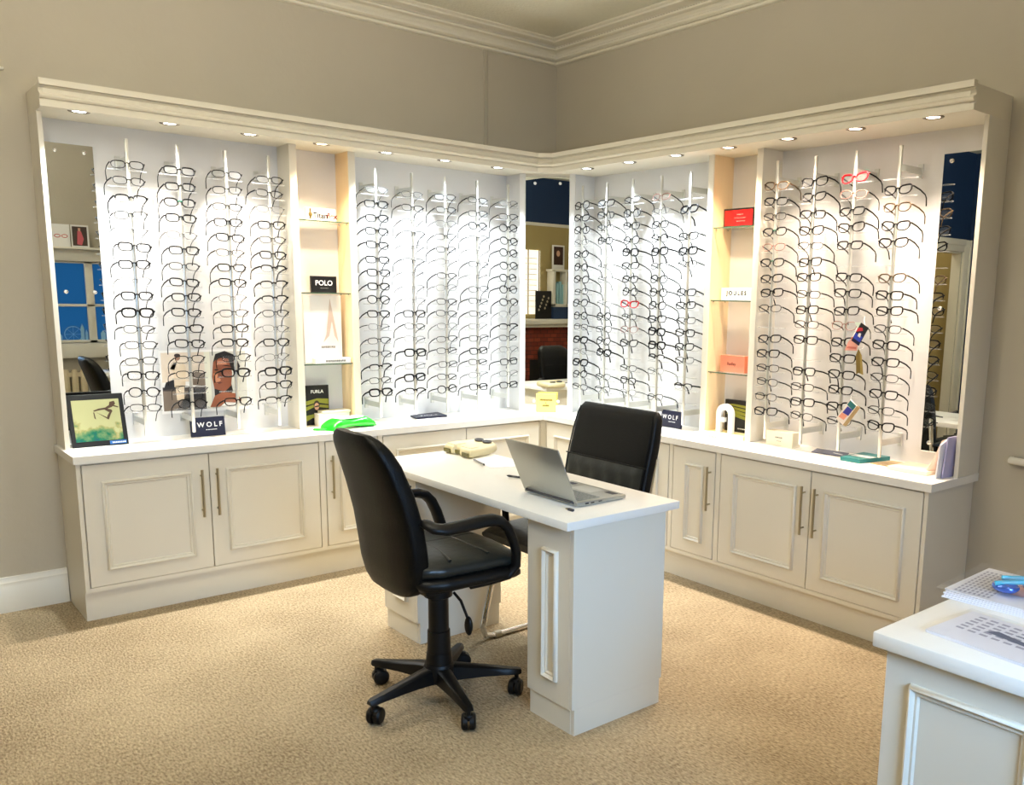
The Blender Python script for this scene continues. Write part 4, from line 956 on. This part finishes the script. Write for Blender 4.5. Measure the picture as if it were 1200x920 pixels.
for i, (x, y, z) in enumerate(((2.782, -.185, ZT+.035), (2.80, -.15, ZT+.085), (2.79, -.17, ZT+.055))): m.ball((x, y, z), .0045, (1, 1, 1), 8, 6)
m.build('press_stud', M_nickel, b)
for k, (rgb, lab) in enumerate((((198, 190, 226), 'lilac brochure standing against the end panel of the display unit'), ((246, 244, 248), 'white brochure standing in front of the lilac one by the end panel'))):
    x = 2.866-.012*k-.002
    t = thing('brochure', lab, 'brochure', (x, -.17, ZT), 'brochures standing against the end panel')
    m = MB(); m.prism([(-.085, 0), (.045, 0), (.045, .145), (-.02, .165), (-.085, .14)] if k else [(-.075, 0), (.06, 0), (.06, .17), (-.075, .17)], 0, .006, lambda u, v, w: (x-w+(.012*v/.16), -.165+u-.02*k, ZT+v)); b = m.build('cover', mat('brochure_%d' % k, rgb, .5), t)
    m = MB(); m.box(x-.0075, x-.0062, -.23+.01*k, -.14, ZT+.02, ZT+.03); m.box(x-.0075, x-.0062, -.23+.01*k, -.16, ZT+.04, ZT+.045); m.build('print', M_ink, b)
# swing tags hanging from the third rod's frames
def swing(label, s, z, a, parts_, loop):
    t = thing('swing_tag', label, 'tag', SR(s, .235, z))
    ca, sa = math.cos(a), math.sin(a)
    fr = lambda u, v, w: SR(s+u*ca-v*sa, .232+w, z+u*sa+v*ca)
    b = None
    for nm, rgb, pts, w0, w1 in parts_:
        m = MB(); m.prism(pts, w0, w1, fr); o = m.build(nm, mat(nm+str(rgb), rgb, .45), b or t); b = b or o
    MB().tube([fr(*loop), SR(s+.004, .215, z+.06), SR(s-.0, .205, z+.075)], .0008, 5).build('string', M_paper, b)
swing('bright blue and red folded swing tag hanging on a frame', 2.432, 1.303, -.5, [('tag_card', (24, 22, 60), [(-.022, -.045), (.022, -.045), (.022, .045), (-.022, .045)], 0, .002), ('tag_top', (20, 20, 24), [(-.022, .022), (.022, .01), (.022, .045), (-.022, .045)], .002, .0026),
      ('tag_red', (190, 40, 56), [(-.022, .0), (.006, .02), (-.004, .03), (-.022, .02)], .002, .0028), ('tag_blue', (40, 60, 170), [(-.02, -.03), (.02, -.03), (.02, -.004), (-.02, -.004)], .002, .0027), ('tag_white', (236, 230, 226), [(-.005, -.012), (.010, -.012), (.004, .006), (-.006, .002)], .0027, .0032), ('tag_leaf', (216, 232, 216), [(-.05, .03), (-.022, .045), (-.022, .015)], 0, .002)], (0, .044, .001))
swing('coral folded tag fanned open under the blue and red one', 2.395, 1.255, .15, [('tag_card', (236, 168, 150), [(-.04, -.02), (.02, -.028), (.028, .0), (.0, .03), (-.02, .015)], -.004, -.002), ('tag_stripe', (206, 110, 96), [(-.03, -.012), (.018, -.02), (.02, -.012), (-.022, -.004)], -.002, -.0014), ('tag_fold', (216, 120, 80), [(-.004, .028), (.03, -.004), (.034, .004), (.004, .036)], -.002, -.001)], (0, .028, -.003))
swing('dark olive wooden swing tag hanging below the coral one', 2.437, 1.182, .12, [('tag_card', (118, 98, 42), [(-.016, -.052), (-.004, -.046), (.018, -.056), (.014, .03), (.0, .058), (-.014, .03)], 0, .003), ('tag_edge', (150, 130, 66), [(.006, -.05), (.018, -.056), (.014, .03), (.006, .04)], .003, .0036)], (0, .055, .001))
swing('tilted bright tag with brown spine hanging low on a frame', 2.392, .955, -.62, [('tag_card', (238, 226, 214), [(-.024, -.056), (.020, -.056), (.020, .058), (-.024, .058)], 0, .004), ('tag_spine', (178, 150, 104), [(.020, -.056), (.036, -.05), (.036, .062), (.020, .058)], -.002, .002), ('tag_teal', (40, 110, 110), [(-.02, .03), (.018, .03), (.018, .056), (-.02, .056)], .004, .0046), ('tag_blue', (60, 60, 150), [(-.016, -.012), (.016, -.004), (.016, .03), (-.014, .026)], .004, .0048), ('tag_coral', (226, 150, 124), [(-.02, -.04), (.010, -.034), (.012, -.006), (-.018, -.014)], .004, .0046)], (0, .057, .003))

# ------------------------------------------------------------------ sky, added fill lights, camera
w = bpy.data.worlds.new('sky'); scene.world = w; w.use_nodes = True
bg = w.node_tree.nodes['Background']; bg.inputs[0].default_value = (.11, .31, .43, 1); bg.inputs[1].default_value = 1.0
def area(name, loc, rot, sx, sy, e, c):
    l = bpy.data.lights.new(name, 'AREA'); l.shape = 'RECTANGLE'; l.size = sx; l.size_y = sy; l.energy = e; l.color = c
    o = bpy.data.objects.new(name, l); COL.objects.link(o); o.location = loc; o.rotation_euler = rot; return o
wl = area('daylight_fill', (XR-.03, -2.61, 1.45), (0, 0, 0), 1.2, .52, 21, (.38, .64, 1.))  # added cool area light aimed at the desk end, in place of daylight
wl.rotation_euler = (Vector((2.49, -1.75, .45))-Vector(wl.location)).to_track_quat('-Z', 'Y').to_euler(); wl.data.spread = math.radians(75)
for p_, e_ in (((1.95, -3.45, 2.52), 30), ((4.5, -2.6, 2.55), 13), ((2.2, -4.9, 2.5), 14)):  # unseen point lights added to brighten the walls and the mirrored room
    l = bpy.data.lights.new('fill_point', 'POINT'); l.energy = e_; l.color = (1, .94, .84); l.shadow_soft_size = .16
    o = bpy.data.objects.new('fill_point', l); COL.objects.link(o); o.location = p_
area('hall_fill', (-.65, -5, H-.05), (0, 0, 0), .4, .4, 14, (1, .85, .6))  # unseen light added in the hall to brighten the mirrored doorway

area('ceiling_fill', (2.3, -2.7, 2.32), (PI, 0, 0), .5, .5, 62, (1, .95, .86))  # upward fill without a fixture, added to lift ceiling and upper walls
cam = bpy.data.cameras.new('camera'); co = bpy.data.objects.new('camera', cam); COL.objects.link(co); scene.camera = co
yaw, pit, rol = map(math.radians, (48.37677, -9.697917, 1.0808465))
fw = Vector((-math.sin(yaw)*math.cos(pit), math.cos(yaw)*math.cos(pit), math.sin(pit))); rt_ = Vector((math.cos(yaw), math.sin(yaw), 0)); up = rt_.cross(fw)
r2 = rt_*math.cos(rol)+up*math.sin(rol); u2 = -rt_*math.sin(rol)+up*math.cos(rol)
co.matrix_world = Matrix(((r2.x, u2.x, -fw.x, 4.5738898), (r2.y, u2.y, -fw.y, -3.6089578), (r2.z, u2.z, -fw.z, 1.4400559), (0, 0, 0, 1)))
cam.sensor_fit = 'HORIZONTAL'; cam.sensor_width = 36.; cam.lens = 1028.92639*36/1200
cam.shift_x = -(708.04716-600)/1200; cam.shift_y = (524.33607-460)/1200
cam.clip_start = .05
scene.view_settings.view_transform = 'Standard'; scene.view_settings.look = 'None'; scene.view_settings.gamma = 1.; scene.view_settings.use_curve_mapping = False
scene.view_settings.exposure = 0.
scene.cycles.transparent_max_bounces = 24; scene.cycles.max_bounces = 8; scene.cycles.use_denoising = True; scene.cycles.sample_clamp_indirect = 6.
